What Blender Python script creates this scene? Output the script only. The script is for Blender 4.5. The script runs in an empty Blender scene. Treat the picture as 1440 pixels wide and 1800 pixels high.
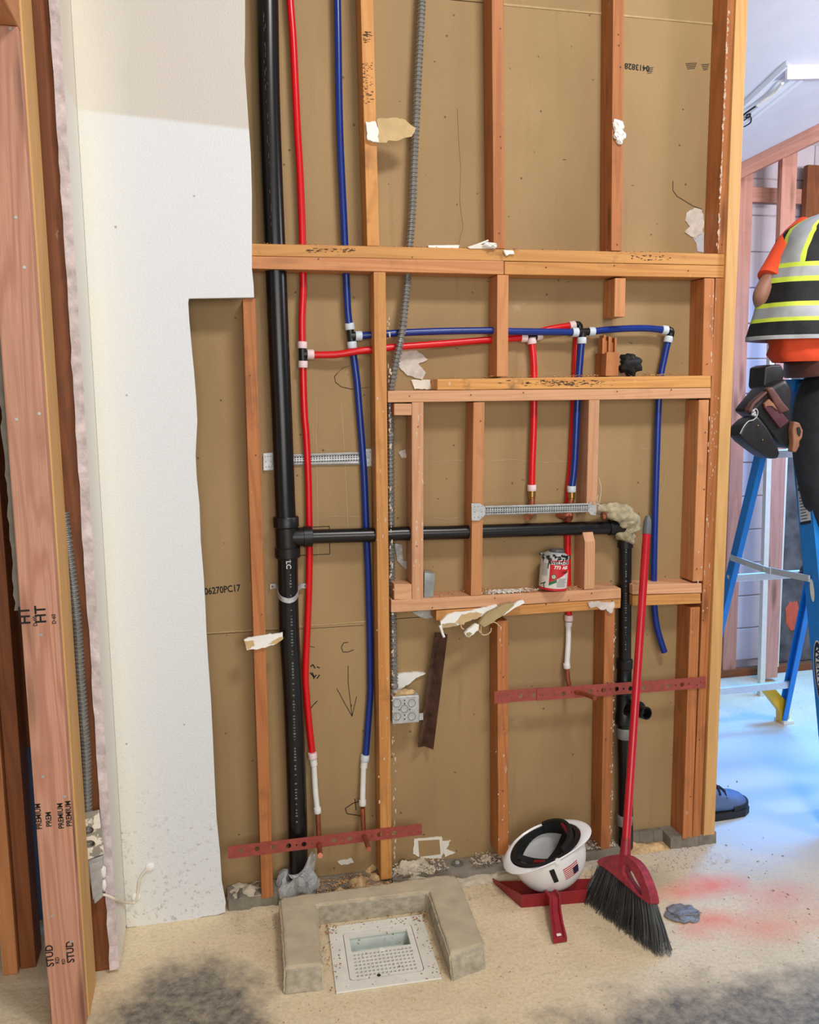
import bpy, bmesh, math, random
from mathutils import Vector, Matrix, noise
random.seed(11)
C = bpy.context.scene.collection
sc = bpy.context.scene
PI = math.pi

# ------------------------------------------------------------------ camera
FPX, YAW, PITCH, ROLL, CAMZ, CAMD = 1527.456, .22183794, .13202097, -.0134322, 1.66968759, 2.72861319
def _basis():
    cy, sy, cp, sp = math.cos(YAW), math.sin(YAW), math.cos(PITCH), math.sin(PITCH)
    fwd = Vector((sy*cp, cy*cp, -sp)); right = Vector((cy, -sy, 0)); up = right.cross(fwd)
    cr, sr = math.cos(ROLL), math.sin(ROLL)
    return right*cr + up*sr, up*cr - right*sr, fwd
CR, CU, CF = _basis()
CAM = Vector((0, -CAMD, CAMZ))
cam = bpy.data.cameras.new('camera'); cam_o = bpy.data.objects.new('camera', cam); C.objects.link(cam_o)
cam.sensor_fit = 'HORIZONTAL'; cam.sensor_width = 36; cam.lens = 36*FPX/1440
cam.clip_start = .05
cam_o.matrix_world = Matrix((( CR.x, CU.x, -CF.x, CAM.x), (CR.y, CU.y, -CF.y, CAM.y), (CR.z, CU.z, -CF.z, CAM.z), (0, 0, 0, 1)))
sc.camera = cam_o
# ------------------------------------------------------------------ light
sc.view_settings.view_transform = 'Standard'; sc.view_settings.look = 'None'
sc.view_settings.gamma = 1; sc.view_settings.use_curve_mapping = False
sc.view_settings.exposure = 0.0
world = bpy.data.worlds.new('world'); sc.world = world; world.use_nodes = True
world.node_tree.nodes['Background'].inputs[0].default_value = (1.0, .98, .96, 1)
world.node_tree.nodes['Background'].inputs[1].default_value = .16
def area(name, loc, target, sx, sy, power, col, spread=PI):
    l = bpy.data.lights.new(name, 'AREA'); l.shape = 'RECTANGLE'; l.size = sx; l.size_y = sy; l.energy = power; l.color = col
    o = bpy.data.objects.new(name, l); C.objects.link(o); o.location = loc
    l.spread = spread
    o.rotation_euler = (Vector(target) - Vector(loc)).to_track_quat('-Z', 'Y').to_euler(); return o
area('ceiling_lamp', (1.3, -2.3, 4.15), (.8, -.1, .9), .8, .42, 70, (1, .96, .92))
area('window_light', (.5, -4.6, 1.9), (.7, -.2, .1), 3.0, 1.8, 100, (1, .97, .93))
area('door_daylight', (3.5, 1.15, 2.65), (2.75, -.1, .0), 1.1, .9, 100, (.06, .38, 1), 2.1)
area('far_wall_fill', (3.2, -.7, 2.6), (3.0, 1.8, 2.0), .7, .4, 46, (.93, .91, 1))  # added fill with no visible source, brightens the far block wall

# ------------------------------------------------------------------ pixel -> point
def ray(px, py): return CF + CR*((px-720)/FPX) - CU*((py-900)/FPX)
def P(px, py, y=0.0):
    d = ray(px, py); return CAM + d*((y-CAM.y)/d.y)
def G(px, py, z=0.0):
    d = ray(px, py); return CAM + d*((z-CAM.z)/d.z)
def PL(px, py, o, n):
    d = ray(px, py); return CAM + d*((o-CAM).dot(n)/d.dot(n))
def V(*a): return Vector(a)

# ------------------------------------------------------------------ materials
def srgb(r, g, b):
    f = lambda c: (c/255/12.92) if c/255 <= .04045 else ((c/255+.055)/1.055)**2.4
    return (f(r), f(g), f(b), 1)
class NT:
    def __init__(s, name):
        s.m = bpy.data.materials.new(name); s.m.use_nodes = True; s.t = s.m.node_tree
        s.b = s.t.nodes['Principled BSDF']
    def n(s, typ, **kw):
        nd = s.t.nodes.new(typ)
        for k, v in kw.items():
            if k.startswith('_'): setattr(nd, k[1:], v)
            else: nd.inputs[k.replace('__', ' ')].default_value = v
        return nd
    def l(s, a, b): s.t.links.new(a, b)
    def noise(s, vec, scale, detail=3, rough=.55, dist=0):
        nd = s.n('ShaderNodeTexNoise', Scale=scale, Detail=detail, Roughness=rough, Distortion=dist)
        if vec is not None: s.l(vec, nd.inputs['Vector'])
        return nd.outputs['Fac']
    def ramp(s, fac, a, b, ca=(0,0,0,1), cb=(1,1,1,1)):
        nd = s.n('ShaderNodeValToRGB'); e = nd.color_ramp.elements
        e[0].position = a; e[0].color = ca; e[1].position = b; e[1].color = cb
        s.l(fac, nd.inputs[0]); return nd.outputs[0]
    def mix(s, fac, a, b, blend='MIX'):
        nd = s.n('ShaderNodeMixRGB', _blend_type=blend)
        for i, v in ((0, fac), (1, a), (2, b)):
            if hasattr(v, 'is_linked'): s.l(v, nd.inputs[i])
            else: nd.inputs[i].default_value = v
        return nd.outputs[0]
    def math(s, op, a, b=0.0):
        nd = s.n('ShaderNodeMath', _operation=op)
        for i, v in ((0, a), (1, b)):
            if hasattr(v, 'is_linked'): s.l(v, nd.inputs[i])
            else: nd.inputs[i].default_value = v
        return nd.outputs[0]
    def mapping(s, vec, scale, loc=None):
        nd = s.n('ShaderNodeMapping'); nd.inputs['Scale'].default_value = scale
        s.l(vec, nd.inputs['Vector'])
        if loc is not None: s.l(loc, nd.inputs['Location'])
        return nd.outputs[0]
    def bump(s, h, strength, dist=.002):
        nd = s.n('ShaderNodeBump', Strength=strength, Distance=dist); s.l(h, nd.inputs['Height']); s.l(nd.outputs[0], s.b.inputs['Normal'])
    def col(s, c):
        if hasattr(c, 'is_linked'): s.l(c, s.b.inputs['Base Color'])
        else: s.b.inputs['Base Color'].default_value = c
    def set(s, rough=.6, metal=0, **kw):
        s.b.inputs['Roughness'].default_value = rough; s.b.inputs['Metallic'].default_value = metal
        for k, v in kw.items(): s.b.inputs[k.replace('__', ' ')].default_value = v
        return s.m

def plain(name, rgb, rough=.55, metal=0, var=.12, scale=25, bump=0, bscale=60, **kw):
    t = NT(name); co = t.n('ShaderNodeTexCoord').outputs['Object']
    c = srgb(*rgb); d = tuple(x*(1-var*2) for x in c[:3]) + (1,)
    f = t.ramp(t.noise(co, scale, 4), .3, .7)
    t.col(t.mix(f, d, c))
    if bump: t.bump(t.noise(co, bscale, 3), bump)
    return t.set(rough, metal, **kw)

def wood(name, light, dark, knots=.5, dirt=.3, grain=.7, rough=.62, ks=1.0):
    t = NT(name); uv = t.n('ShaderNodeTexCoord').outputs['UV']
    info = t.n('ShaderNodeObjectInfo').outputs['Random']
    off = t.n('ShaderNodeCombineXYZ'); t.l(t.math('MULTIPLY', info, 37.0), off.inputs[0]); t.l(t.math('MULTIPLY', info, 3.1), off.inputs[1])
    o = off.outputs[0]
    low = t.noise(t.mapping(uv, (.75, 11, 1), o), 1, 1.5, .45, .3)
    wv = t.math('ADD', t.math('MULTIPLY', t.math('SINE', t.math('MULTIPLY', low, 62.0)), .5), .5)
    fine = t.noise(t.mapping(uv, (6, 420, 1), o), 1, 3, .6)
    big = t.noise(t.mapping(uv, (2.2, 9, 1), o), 1, 3)
    L, D = srgb(*light), srgb(*dark)
    base = t.mix(t.math('MULTIPLY', t.ramp(wv, .35, 1.0), grain*.62), L, D)
    base = t.mix(t.math('MULTIPLY', t.ramp(fine, .42, .68), grain*.6), base, D)
    base = t.mix(t.math('MULTIPLY', t.ramp(big, .35, .75), .5), base, tuple(x*.72 for x in L[:3])+(1,))
    vo = t.n('ShaderNodeTexVoronoi', Scale=1.0); t.l(t.mapping(uv, (2.0, 11, 1), o), vo.inputs['Vector'])
    kn = t.ramp(vo.outputs['Distance'], .06*ks, .17*ks, (1,1,1,1), (0,0,0,1))
    base = t.mix(t.math('MULTIPLY', kn, knots), base, srgb(88, 46, 20))
    co = t.n('ShaderNodeTexCoord').outputs['Object']
    dm = t.ramp(t.noise(t.mapping(co, (1,1,1), o), 9, 5, .65), .56, .74)
    base = t.mix(t.math('MULTIPLY', dm, dirt), base, srgb(70, 48, 32))
    ws = t.ramp(t.noise(t.mapping(co, (3,3,1), o), 14, 5, .7), .66, .74)
    base = t.mix(t.math('MULTIPLY', ws, dirt*1.3), base, srgb(226, 214, 198))
    hs = t.n('ShaderNodeHueSaturation'); t.l(base, hs.inputs['Color'])
    t.l(t.math('ADD', t.math('MULTIPLY', info, .22), .9), hs.inputs['Value'])
    t.col(hs.outputs[0])
    t.bump(t.math('ADD', fine, t.math('MULTIPLY', wv, .4)), .2, .0012)
    return t.set(rough)
W_OLD = wood('wood_old_orange', (190, 120, 66), (140, 76, 34), .6, .35)
W_AMBER = wood('wood_amber', (212, 150, 80), (170, 102, 42), .5, .4)
W_STAIN = wood('wood_amber_stained', (212, 154, 84), (170, 104, 46), .5, .95)
W_MID = wood('wood_fir', (206, 142, 90), (168, 98, 52), .4, .3)
W_NEW = wood('wood_new_pink', (216, 164, 122), (184, 120, 80), .35, .15)
W_PINK = wood('wood_raw_pink', (206, 152, 126), (166, 106, 80), .7, .1, .9, .62, 1.7)
W_YEL = wood('wood_pale_yellow', (214, 167, 104), (182, 128, 66), .2, .05, .5)
W_DARK = wood('wood_dark_brown', (146, 84, 42), (96, 48, 20), .7, .3)
W_FAR = wood('wood_far_pink', (206, 150, 130), (170, 110, 92), .6, .15, .7, .62, 1.4)

def m_kraft():
    t = NT('gypsum_kraft_paper'); co = t.n('ShaderNodeTexCoord').outputs['Object']
    a, b = srgb(167, 138, 96), srgb(150, 122, 83)
    c = t.mix(t.ramp(t.noise(t.mapping(co, (1, 1, .35)), 3.2, 4), .35, .7), a, b)
    c = t.mix(t.math('MULTIPLY', t.ramp(t.noise(co, 160, 2, .7), .45, .75), .22), c, srgb(122, 98, 66))
    c = t.mix(t.math('MULTIPLY', t.ramp(t.noise(co, 5.5, 5, .7), .66, .8), .5), c, srgb(188, 170, 138))
    c = t.mix(t.math('MULTIPLY', t.ramp(t.noise(t.mapping(co, (14, 1, 1.2)), 1.4, 3), .62, .78), .28), c, srgb(122, 96, 64))
    vo = t.n('ShaderNodeTexVoronoi', Scale=16.0); t.l(co, vo.inputs['Vector'])
    c = t.mix(t.math('MULTIPLY', t.ramp(vo.outputs['Distance'], .045, .075, (1,1,1,1), (0,0,0,1)), .75), c, srgb(74, 56, 36))
    t.col(c); t.bump(t.noise(co, 220, 3), .12, .001); return t.set(.78)
def m_white():
    t = NT('orange_peel_white_paint'); co = t.n('ShaderNodeTexCoord').outputs['Object']
    ge = t.n('ShaderNodeNewGeometry').outputs['Position']
    sp = t.n('ShaderNodeSeparateXYZ'); t.l(ge, sp.inputs[0])
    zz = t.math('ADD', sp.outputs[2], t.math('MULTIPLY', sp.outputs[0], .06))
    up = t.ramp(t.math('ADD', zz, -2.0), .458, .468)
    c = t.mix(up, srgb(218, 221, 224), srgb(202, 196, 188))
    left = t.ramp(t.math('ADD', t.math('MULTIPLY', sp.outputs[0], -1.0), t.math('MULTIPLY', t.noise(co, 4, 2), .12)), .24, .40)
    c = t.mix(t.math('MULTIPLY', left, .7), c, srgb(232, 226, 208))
    low = t.ramp(sp.outputs[2], .02, .62, (1,1,1,1), (0,0,0,1))
    sk = t.ramp(t.noise(co, 60, 4, .75), .56, .68)
    c = t.mix(t.math('MULTIPLY', t.math('MULTIPLY', low, sk), .55), c, srgb(120, 100, 74))
    vo = t.n('ShaderNodeTexVoronoi', Scale=11.0); t.l(co, vo.inputs['Vector'])
    c = t.mix(t.math('MULTIPLY', t.ramp(vo.outputs['Distance'], .03, .05, (1,1,1,1), (0,0,0,1)), .6), c, srgb(120, 108, 92))
    t.col(c)
    t.bump(t.noise(co, 210, 2, .5), .42, .003); return t.set(.6)
def m_floor():
    t = NT('worn_concrete'); co = t.n('ShaderNodeTexCoord').outputs['Object']
    sp = t.n('ShaderNodeSeparateXYZ'); t.l(co, sp.inputs[0])
    c = t.mix(t.ramp(t.noise(co, 2.4, 5, .6), .3, .72), srgb(236, 218, 184), srgb(212, 193, 158))
    c = t.mix(t.math('MULTIPLY', t.ramp(t.noise(co, 90, 3, .75), .42, .7), .35), c, srgb(150, 128, 96))
    c = t.mix(t.math('MULTIPLY', t.ramp(t.noise(co, 18, 4, .7), .55, .75), .4), c, srgb(218, 204, 178))
    def spot(x, y, rx, ry, col, amt, edge=.9, ns=.9, c=None):
        mp = t.n('ShaderNodeMapping'); t.l(co, mp.inputs[0])
        mp.inputs['Location'].default_value = (-x/rx, -y/ry, 0); mp.inputs['Scale'].default_value = (1/rx, 1/ry, 0)
        ln = t.n('ShaderNodeVectorMath', _operation='LENGTH'); t.l(mp.outputs[0], ln.inputs[0])
        d = t.math('ADD', ln.outputs['Value'], t.math('MULTIPLY', t.math('SUBTRACT', t.noise(co, 9, 5, .65), .5), ns*2))
        return t.mix(t.math('MULTIPLY', t.ramp(d, 1-edge, 1.05, (1,1,1,1), (0,0,0,1)), amt), c, col)
    c = t.mix(t.math('MULTIPLY', t.ramp(t.noise(t.mapping(co, (5, 14, 1)), 2.2, 6, .75), .56, .72), .32), c, srgb(138, 122, 98))
    c = t.mix(t.math('MULTIPLY', t.ramp(t.noise(co, 38, 6, .8), .6, .7), .45), c, srgb(112, 98, 80))
    gr = srgb(122, 116, 106)
    mot = t.mix(t.ramp(t.noise(co, 30, 5, .75), .35, .68), srgb(78, 77, 76), srgb(158, 148, 128))
    c = spot(-.14, -.50, .27, .32, mot, .95, .4, .45, c)
    c = spot(.02, -.78, .30, .14, mot, .8, .5, .5, c)
    c = spot(1.25, -.96, .85, .33, mot, .92, .45, .5, c)
    c = spot(.55, -.80, .35, .14, mot, .6, .6, .6, c)
    c = spot(1.35, -.16, .22, .12, gr, .45, .7, .6, c)
    c = spot(2.3, .35, 1.1, 1.0, srgb(188, 188, 190), .85, .5, .3, c)
    pk = srgb(238, 118, 98)
    for x, y, rx, ry, a in ((1.60, -.245, .17, .09, .8), (1.46, -.26, .12, .07, .5), (1.50, -.42, .15, .07, .72), (1.64, -.50, .2, .1, .55), (1.42, -.47, .1, .06, .4), (1.78, -.36, .2, .12, .4), (1.88, -.5, .14, .1, .35)):
        c = spot(x, y, rx, ry, pk, a, .95, .45, c)
    t.col(c)
    t.bump(t.math('ADD', t.noise(co, 45, 5, .7), t.math('MULTIPLY', t.noise(co, 8, 3), .7)), .35, .006)
    return t.set(.72)
KRAFT, WHITE, CONC = m_kraft(), m_white(), m_floor()
SMEAR = plain('plaster_smear', (214, 190, 168), .9, var=.12)
TAN = plain('tan_paper_line', (190, 162, 116), .85)
SCUFF = plain('pale_scuff', (186, 166, 132), .85)
CRACK = plain('brown_crack', (78, 58, 38), .9)
GYP = plain('gypsum_core', (220, 208, 198), .9, var=.16, scale=40, bump=.8, bscale=70)
PAPER = plain('torn_paper', (206, 176, 128), .85, var=.1)
PAPER_W = plain('white_paper', (232, 226, 212), .85, var=.05)
KERB = plain('grey_mortar', (140, 132, 118), .9, var=.18, scale=18, bump=.7, bscale=50)
CURB = plain('cast_concrete', (196, 182, 154), .9, var=.12, scale=12, bump=.45, bscale=120)
CURB_S = plain('rough_concrete', (186, 176, 154), .92, var=.2, scale=40, bump=1.0, bscale=110)
CMU = plain('painted_block', (226, 214, 220), .75, var=.05, scale=8, bump=.3, bscale=150)
CMU_J = plain('block_joint', (204, 192, 198), .85, var=.06)
CEIL = plain('ceiling_paint', (214, 216, 226), .75, var=.03, scale=10, bump=.5, bscale=110)
ABS = plain('black_abs', (17, 17, 19), .3, var=.2, scale=14)
ABS2 = plain('black_fitting', (14, 14, 15), .4, var=.2, scale=30)
RED = plain('red_pex', (214, 10, 22), .3, var=.04)
BLUE = plain('blue_pex', (14, 48, 132), .3, var=.1)
PEXW = plain('white_pex', (226, 226, 222), .35, var=.05)
RINGP = plain('pink_white_ring', (232, 206, 206), .45, var=.05)
RINGB = plain('white_blue_ring', (206, 216, 224), .45, var=.05)
COPPER = plain('copper', (180, 104, 72), .45, .6, var=.22, scale=40)
BRASS = plain('brass', (196, 150, 84), .3, .9, var=.15)
GALV = plain('galvanised_steel', (196, 198, 198), .42, .35, var=.16, scale=45)
FLEX = plain('flexible_steel', (158, 158, 154), .34, .6, var=.15, scale=60)
STRAP = plain('red_primer_steel', (164, 76, 66), .55, .2, var=.12, scale=50)
DARKST = plain('dark_rusty_steel', (122, 90, 74), .5, .4, var=.35, scale=22)
REDPL = plain('red_plastic', (150, 24, 40), .45, var=.12, scale=18)
REDDUST = plain('dusty_red_plastic', (170, 50, 64), .6, var=.25, scale=60)
REDHAN = plain('red_painted_tube', (190, 18, 36), .3, var=.08)
GREYPL = plain('grey_plastic', (92, 96, 98), .5)
BRIST = plain('black_bristle', (74, 75, 76), .55, var=.2)
HELM = plain('white_shell', (236, 236, 236), .3, var=.03)
HELM_I = plain('helmet_inside', (212, 212, 210), .5, var=.05)
BLACK = plain('black_padding', (16, 16, 17), .65, var=.15)
DRED = plain('dark_red_pad', (132, 14, 26), .6)
INK = plain('black_ink', (24, 22, 22), .8)
INKW = plain('white_ink', (196, 200, 204), .7)
INKN = plain('navy_ink', (24, 34, 66), .7)
INKR = plain('red_ink', (196, 30, 40), .6)
RAG = plain('dirty_rag', (186, 174, 142), .95, var=.25, scale=50, bump=.8, bscale=140)
SAW = plain('sawdust', (226, 190, 138), .95, var=.22, scale=60, bump=.6, bscale=200)
DEBRIS = plain('plaster_dust', (214, 202, 178), .95, var=.15, scale=40, bump=.9, bscale=120)
DUCT = plain('grey_tape', (140, 140, 138), .45, .1, var=.2, scale=30, bump=.6, bscale=60)
GRATE = plain('white_floor_sink', (232, 230, 218), .5, var=.06, scale=20)
BASIN = plain('pale_green_basin', (214, 222, 214), .45, var=.06)
PUTTY = plain('white_foam', (238, 236, 230), .7, var=.04, bump=.4)
LBLUE = plain('ladder_blue', (26, 128, 212), .4, var=.08)
ALU = plain('aluminium', (214, 218, 222), .38, .3, var=.06)
YELL = plain('yellow_plastic', (238, 182, 22), .45, var=.05)
VBLACK = plain('vest_black', (20, 20, 22), .8, var=.2, scale=30, bump=.5, bscale=90)
VGREY = plain('vest_reflective', (164, 168, 170), .5, .1, var=.06)
VLIME = plain('vest_lime', (206, 226, 70), .7, var=.05)
ORANGE = plain('orange_shirt', (255, 88, 44), .8, var=.06, bump=.4, bscale=30)
SKIN = plain('skin', (176, 128, 108), .5, var=.06)
JEANS = plain('charcoal_denim', (44, 46, 52), .85, var=.25, scale=20, bump=.6, bscale=40)
LEATH = plain('brown_leather', (104, 66, 58), .5, var=.2, scale=25)
LEATHT = plain('tan_leather', (160, 108, 76), .55, var=.2)
LEATHK = plain('black_leather', (32, 30, 32), .45, var=.25)
HAIR = plain('dark_hair', (32, 24, 20), .7)
BOOTB = plain('blue_grey_boot', (92, 112, 150), .6, var=.12)
RUBBER = plain('black_rubber', (30, 30, 31), .6, var=.2, bump=.5)
CREAM = plain('cream_cable', (226, 214, 196), .5, var=.05)
NAVY = plain('blue_painted_wall', (84, 112, 160), .7, var=.06)
CANW = plain('can_label_white', (212, 208, 200), .5, var=.06)
CANR = plain('can_label_red', (196, 26, 36), .45, var=.05)
GREEN = plain('label_green', (24, 110, 62), .5)
TAR = plain('black_glue', (12, 12, 13), .25)
def m_film():
    t = NT('clear_plastic_film'); co = t.n('ShaderNodeTexCoord').outputs['Object']
    t.col(srgb(196, 198, 198)); t.bump(t.noise(co, 38, 3), .8, .01)
    return t.set(.22, 0, Alpha=.62)
FILM = m_film()

# ------------------------------------------------------------------ mesh helpers
class MB:
    def __init__(s): s.v = []; s.f = []; s.mi = []
    def add(s, vs, fs, mi=0):
        o = len(s.v); s.v += [Vector(v) for v in vs]; s.f += [tuple(i+o for i in f) for f in fs]; s.mi += [mi]*len(fs); return s
    def hexa(s, p, mi=0):      # p: front tl,tr,br,bl then back tl,tr,br,bl
        return s.add(p, [(0,3,2,1), (4,5,6,7), (0,1,5,4), (1,2,6,5), (2,3,7,6), (3,0,4,7)], mi)
    def box(s, a, b, mi=0):
        x0,y0,z0 = a; x1,y1,z1 = b
        return s.hexa([(x0,y0,z1),(x1,y0,z1),(x1,y0,z0),(x0,y0,z0),(x0,y1,z1),(x1,y1,z1),(x1,y1,z0),(x0,y1,z0)], mi)
    def beam(s, a, b, w, h, up=(0,0,1), mi=0):
        a, b = Vector(a), Vector(b); d = (b-a).normalized(); r = d.cross(Vector(up)).normalized(); u = r.cross(d)
        q = [(-1,1),(1,1),(1,-1),(-1,-1)]
        return s.hexa([a+r*(w/2*i)+u*(h/2*j) for i,j in q]+[b+r*(w/2*i)+u*(h/2*j) for i,j in q], mi)
    def tube(s, pts, rad, n=14, caps=True, mi=0, shape=None):
        pts = [Vector(p) for p in pts]; m = len(pts)
        if not hasattr(rad, '__len__'): rad = [rad]*m
        t0 = (pts[1]-pts[0]).normalized(); ref = Vector((0,0,1)) if abs(t0.z) < .9 else Vector((0,1,0))
        u = t0.cross(ref).normalized(); vs = []; fs = []
        for i, p in enumerate(pts):
            t = (pts[min(i+1,m-1)]-pts[max(i-1,0)]).normalized()
            u = (u - t*u.dot(t)).normalized(); w = t.cross(u)
            for k in range(n):
                a = 2*PI*k/n; vs.append(p + (u*math.cos(a) + w*math.sin(a))*rad[i])
        for i in range(m-1):
            for k in range(n):
                k2 = (k+1) % n; fs.append((i*n+k, i*n+k2, (i+1)*n+k2, (i+1)*n+k))
        if caps: fs.append(tuple(range(n-1,-1,-1))); fs.append(tuple((m-1)*n+k for k in range(n)))
        return s.add(vs, fs, mi)
    def lathe(s, o, ax, prof, n=24, mi=0, caps=True):    # prof: (t along axis, radius)
        ax = Vector(ax).normalized(); o = Vector(o)
        r0 = Vector((0,0,1)) if abs(ax.z) < .9 else Vector((1,0,0)); u = ax.cross(r0).normalized(); w = ax.cross(u)
        vs = []; fs = []; m = len(prof)
        for t, r in prof:
            for k in range(n):
                a = 2*PI*k/n; vs.append(o + ax*t + (u*math.cos(a)+w*math.sin(a))*r)
        for i in range(m-1):
            for k in range(n):
                k2 = (k+1) % n; fs.append((i*n+k, i*n+k2, (i+1)*n+k2, (i+1)*n+k))
        if caps: fs.append(tuple(range(n-1,-1,-1))); fs.append(tuple((m-1)*n+k for k in range(n)))
        return s.add(vs, fs, mi)
    def prism(s, pts, d, mi=0):     # polygon points (3D) extruded by vector d
        n = len(pts); d = Vector(d); pts = [Vector(p) for p in pts]
        return s.add(pts+[p+d for p in pts], [tuple(range(n-1,-1,-1)), tuple(range(n,2*n))]+[(i,(i+1)%n,n+(i+1)%n,n+i) for i in range(n)], mi)
    def blob(s, c, r, n=14, amp=.25, fr=2.0, seed=0, mi=0, flat=None, rot=None):
        c = Vector(c); r = Vector(r) if hasattr(r,'__len__') else Vector((r,r,r)); vs=[]; fs=[]; m=n//2+2
        for i in range(m):
            th = PI*i/(m-1)
            for k in range(n):
                ph = 2*PI*k/n; q = Vector((math.sin(th)*math.cos(ph), math.sin(th)*math.sin(ph), math.cos(th)))
                w = 1+amp*noise.fractal(q*fr+Vector((seed*7.3,seed*1.7,seed)), .8, 2, 3)
                p = Vector((q.x*r.x, q.y*r.y, q.z*r.z))*w
                if rot: p = rot @ p
                p += c
                if flat is not None and p.z < flat: p.z = flat
                vs.append(p)
        for i in range(m-1):
            for k in range(n):
                k2=(k+1)%n; fs.append((i*n+k,(i+1)*n+k,(i+1)*n+k2,i*n+k2))
        return s.add(vs, fs, mi)
    def holed(s, o, u, w, outline, holes, d, mi=0):     # plate with real holes: outline/holes in (a,b) along u,w; d thickness vector
        o,u,w,d = Vector(o),Vector(u),Vector(w),Vector(d)
        bm = bmesh.new(); loops = []
        for lp in [outline]+holes:
            vs = [bm.verts.new(o+u*a+w*b) for a,b in lp]
            loops.append(vs)
            for i in range(len(vs)): bm.edges.new((vs[i], vs[(i+1)%len(vs)]))
        bmesh.ops.triangle_fill(bm, use_beauty=True, use_dissolve=False, edges=bm.edges[:])
        bm.verts.index_update(); vv = [v.co.copy() for v in bm.verts]; ff = [tuple(v.index for v in f.verts) for f in bm.faces]
        nn = len(vv); fs = []
        nrm = u.cross(w)
        for f in ff:
            a,b,c = (vv[i] for i in f[:3])
            if (b-a).cross(c-a).dot(d) > 0: f = f[::-1]
            fs.append(f); fs.append(tuple(i+nn for i in reversed(f)))
        for lp in loops:
            ids = [v.index for v in lp]
            for i in range(len(ids)):
                a,b = ids[i], ids[(i+1)%len(ids)]; fs.append((a,b,b+nn,a+nn))
        bm.free()
        return s.add(vv+[v+d for v in vv], fs, mi)
def circ(a, b, r, n=12): return [(a+r*math.cos(2*PI*k/n), b+r*math.sin(2*PI*k/n)) for k in range(n)]
def spline(pts, step=.012):
    pts = [Vector(p) for p in pts]; out = []
    for i in range(len(pts)-1):
        a,b,c,d = pts[max(i-1,0)],pts[i],pts[i+1],pts[min(i+2,len(pts)-1)]
        n = max(1,int((c-b).length/step))
        for k in range(n):
            t = k/n; out.append(.5*((2*b)+(c-a)*t+(2*a-5*b+4*c-d)*t*t+(3*b-a-3*c+d)*t**3))
    out.append(pts[-1]); return out

WO = {}
def place(o, origin, parent):
    WO[o.name] = Vector(origin)
    o.location = Vector(origin) - (WO[parent.name] if parent else Vector((0,0,0)))
    if parent: o.parent = parent
def obj(name, mb, mats, parent=None, smooth=False, bevel=0, uv=None, origin=None, recalc=True, segs=2):
    if not isinstance(mats, (list, tuple)): mats = [mats]
    me = bpy.data.meshes.new(name)
    if origin is None:
        lo = Vector([min(v[i] for v in mb.v) for i in range(3)]); hi = Vector([max(v[i] for v in mb.v) for i in range(3)])
        origin = (lo+hi)/2
        if parent is None: origin.z = lo.z
    origin = Vector(origin)
    me.from_pydata([v-origin for v in mb.v], [], mb.f)
    for m in mats: me.materials.append(m)
    for p, i in zip(me.polygons, mb.mi): p.material_index = i
    bm = bmesh.new(); bm.from_mesh(me)
    if recalc: bmesh.ops.recalc_face_normals(bm, faces=bm.faces[:])
    if bevel:
        es = [e for e in bm.edges if len(e.link_faces) == 2 and e.calc_face_angle(0) > .6]
        bmesh.ops.bevel(bm, geom=es, offset=bevel, segments=segs, affect='EDGES', profile=.6, clamp_overlap=True)
    if uv is not None:
        ax = Vector(uv).normalized(); lay = bm.loops.layers.uv.new('uv')
        bm.normal_update()
        for f in bm.faces:
            s = ax.cross(f.normal)
            if s.length < .2: s = Vector((1,0,0)) if abs(ax.x) < .7 else Vector((0,0,1)); s = s - ax*s.dot(ax)
            s.normalize()
            endg = abs(f.normal.dot(ax)) > .7
            for l in f.loops:
                p = l.vert.co + origin
                if endg: l[lay].uv = (p.dot(s)*3, p.dot(ax.cross(s)))
                else: l[lay].uv = (p.dot(ax), p.dot(s)+f.normal.dot(Vector((.3,.7,.1))))
    bm.to_mesh(me); bm.free()
    if smooth is True:
        for p in me.polygons: p.use_smooth = True
    elif smooth:
        me.shade_smooth() if False else [setattr(p,'use_smooth',True) for p in me.polygons]
        me.set_sharp_from_angle(angle=smooth)
    o = bpy.data.objects.new(name, me); C.objects.link(o); place(o, origin, parent)
    return o
def thing(name, label, cat, loc, group=None):
    o = bpy.data.objects.new(name, None); C.objects.link(o); o.empty_display_size = .1
    o['label'] = label; o['category'] = cat
    if group: o['group'] = group
    place(o, loc, None); return o
def tag(o, label, cat=None, group=None):
    o['label'] = label
    if cat: o['category'] = cat
    if group: o['group'] = group
    return o
def struct(o): o['kind'] = 'structure'; return o
def stuff(o): o['kind'] = 'stuff'; return o
SM = .6
def text(name, s, size, o, right, up, mat, parent, depth=.0006, bend=None, sx=1.0):
    cu = bpy.data.curves.new(name, 'FONT'); cu.body = s; cu.size = size; cu.align_x = 'CENTER'; cu.align_y = 'CENTER'; cu.resolution_u = 3
    cu.offset = size*.022
    t = bpy.data.objects.new(name+'_tmp', cu); C.objects.link(t)
    dg = bpy.context.evaluated_depsgraph_get(); me = bpy.data.meshes.new_from_object(t.evaluated_get(dg))
    bpy.data.objects.remove(t); bpy.data.curves.remove(cu)
    right = Vector(right).normalized(); up = Vector(up).normalized(); nrm = right.cross(up); o = Vector(o) if o is not None else Vector((0,0,0))
    mb = MB(); vs = []
    for v in me.vertices:
        if bend: vs.append(bend(v.co.x*sx, v.co.y))
        else: vs.append(o + right*v.co.x*sx + up*v.co.y + nrm*depth)
    mb.add(vs, [tuple(p.vertices) for p in me.polygons]); bpy.data.meshes.remove(me)
    return obj(name, mb, mat, parent, recalc=False)

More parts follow.
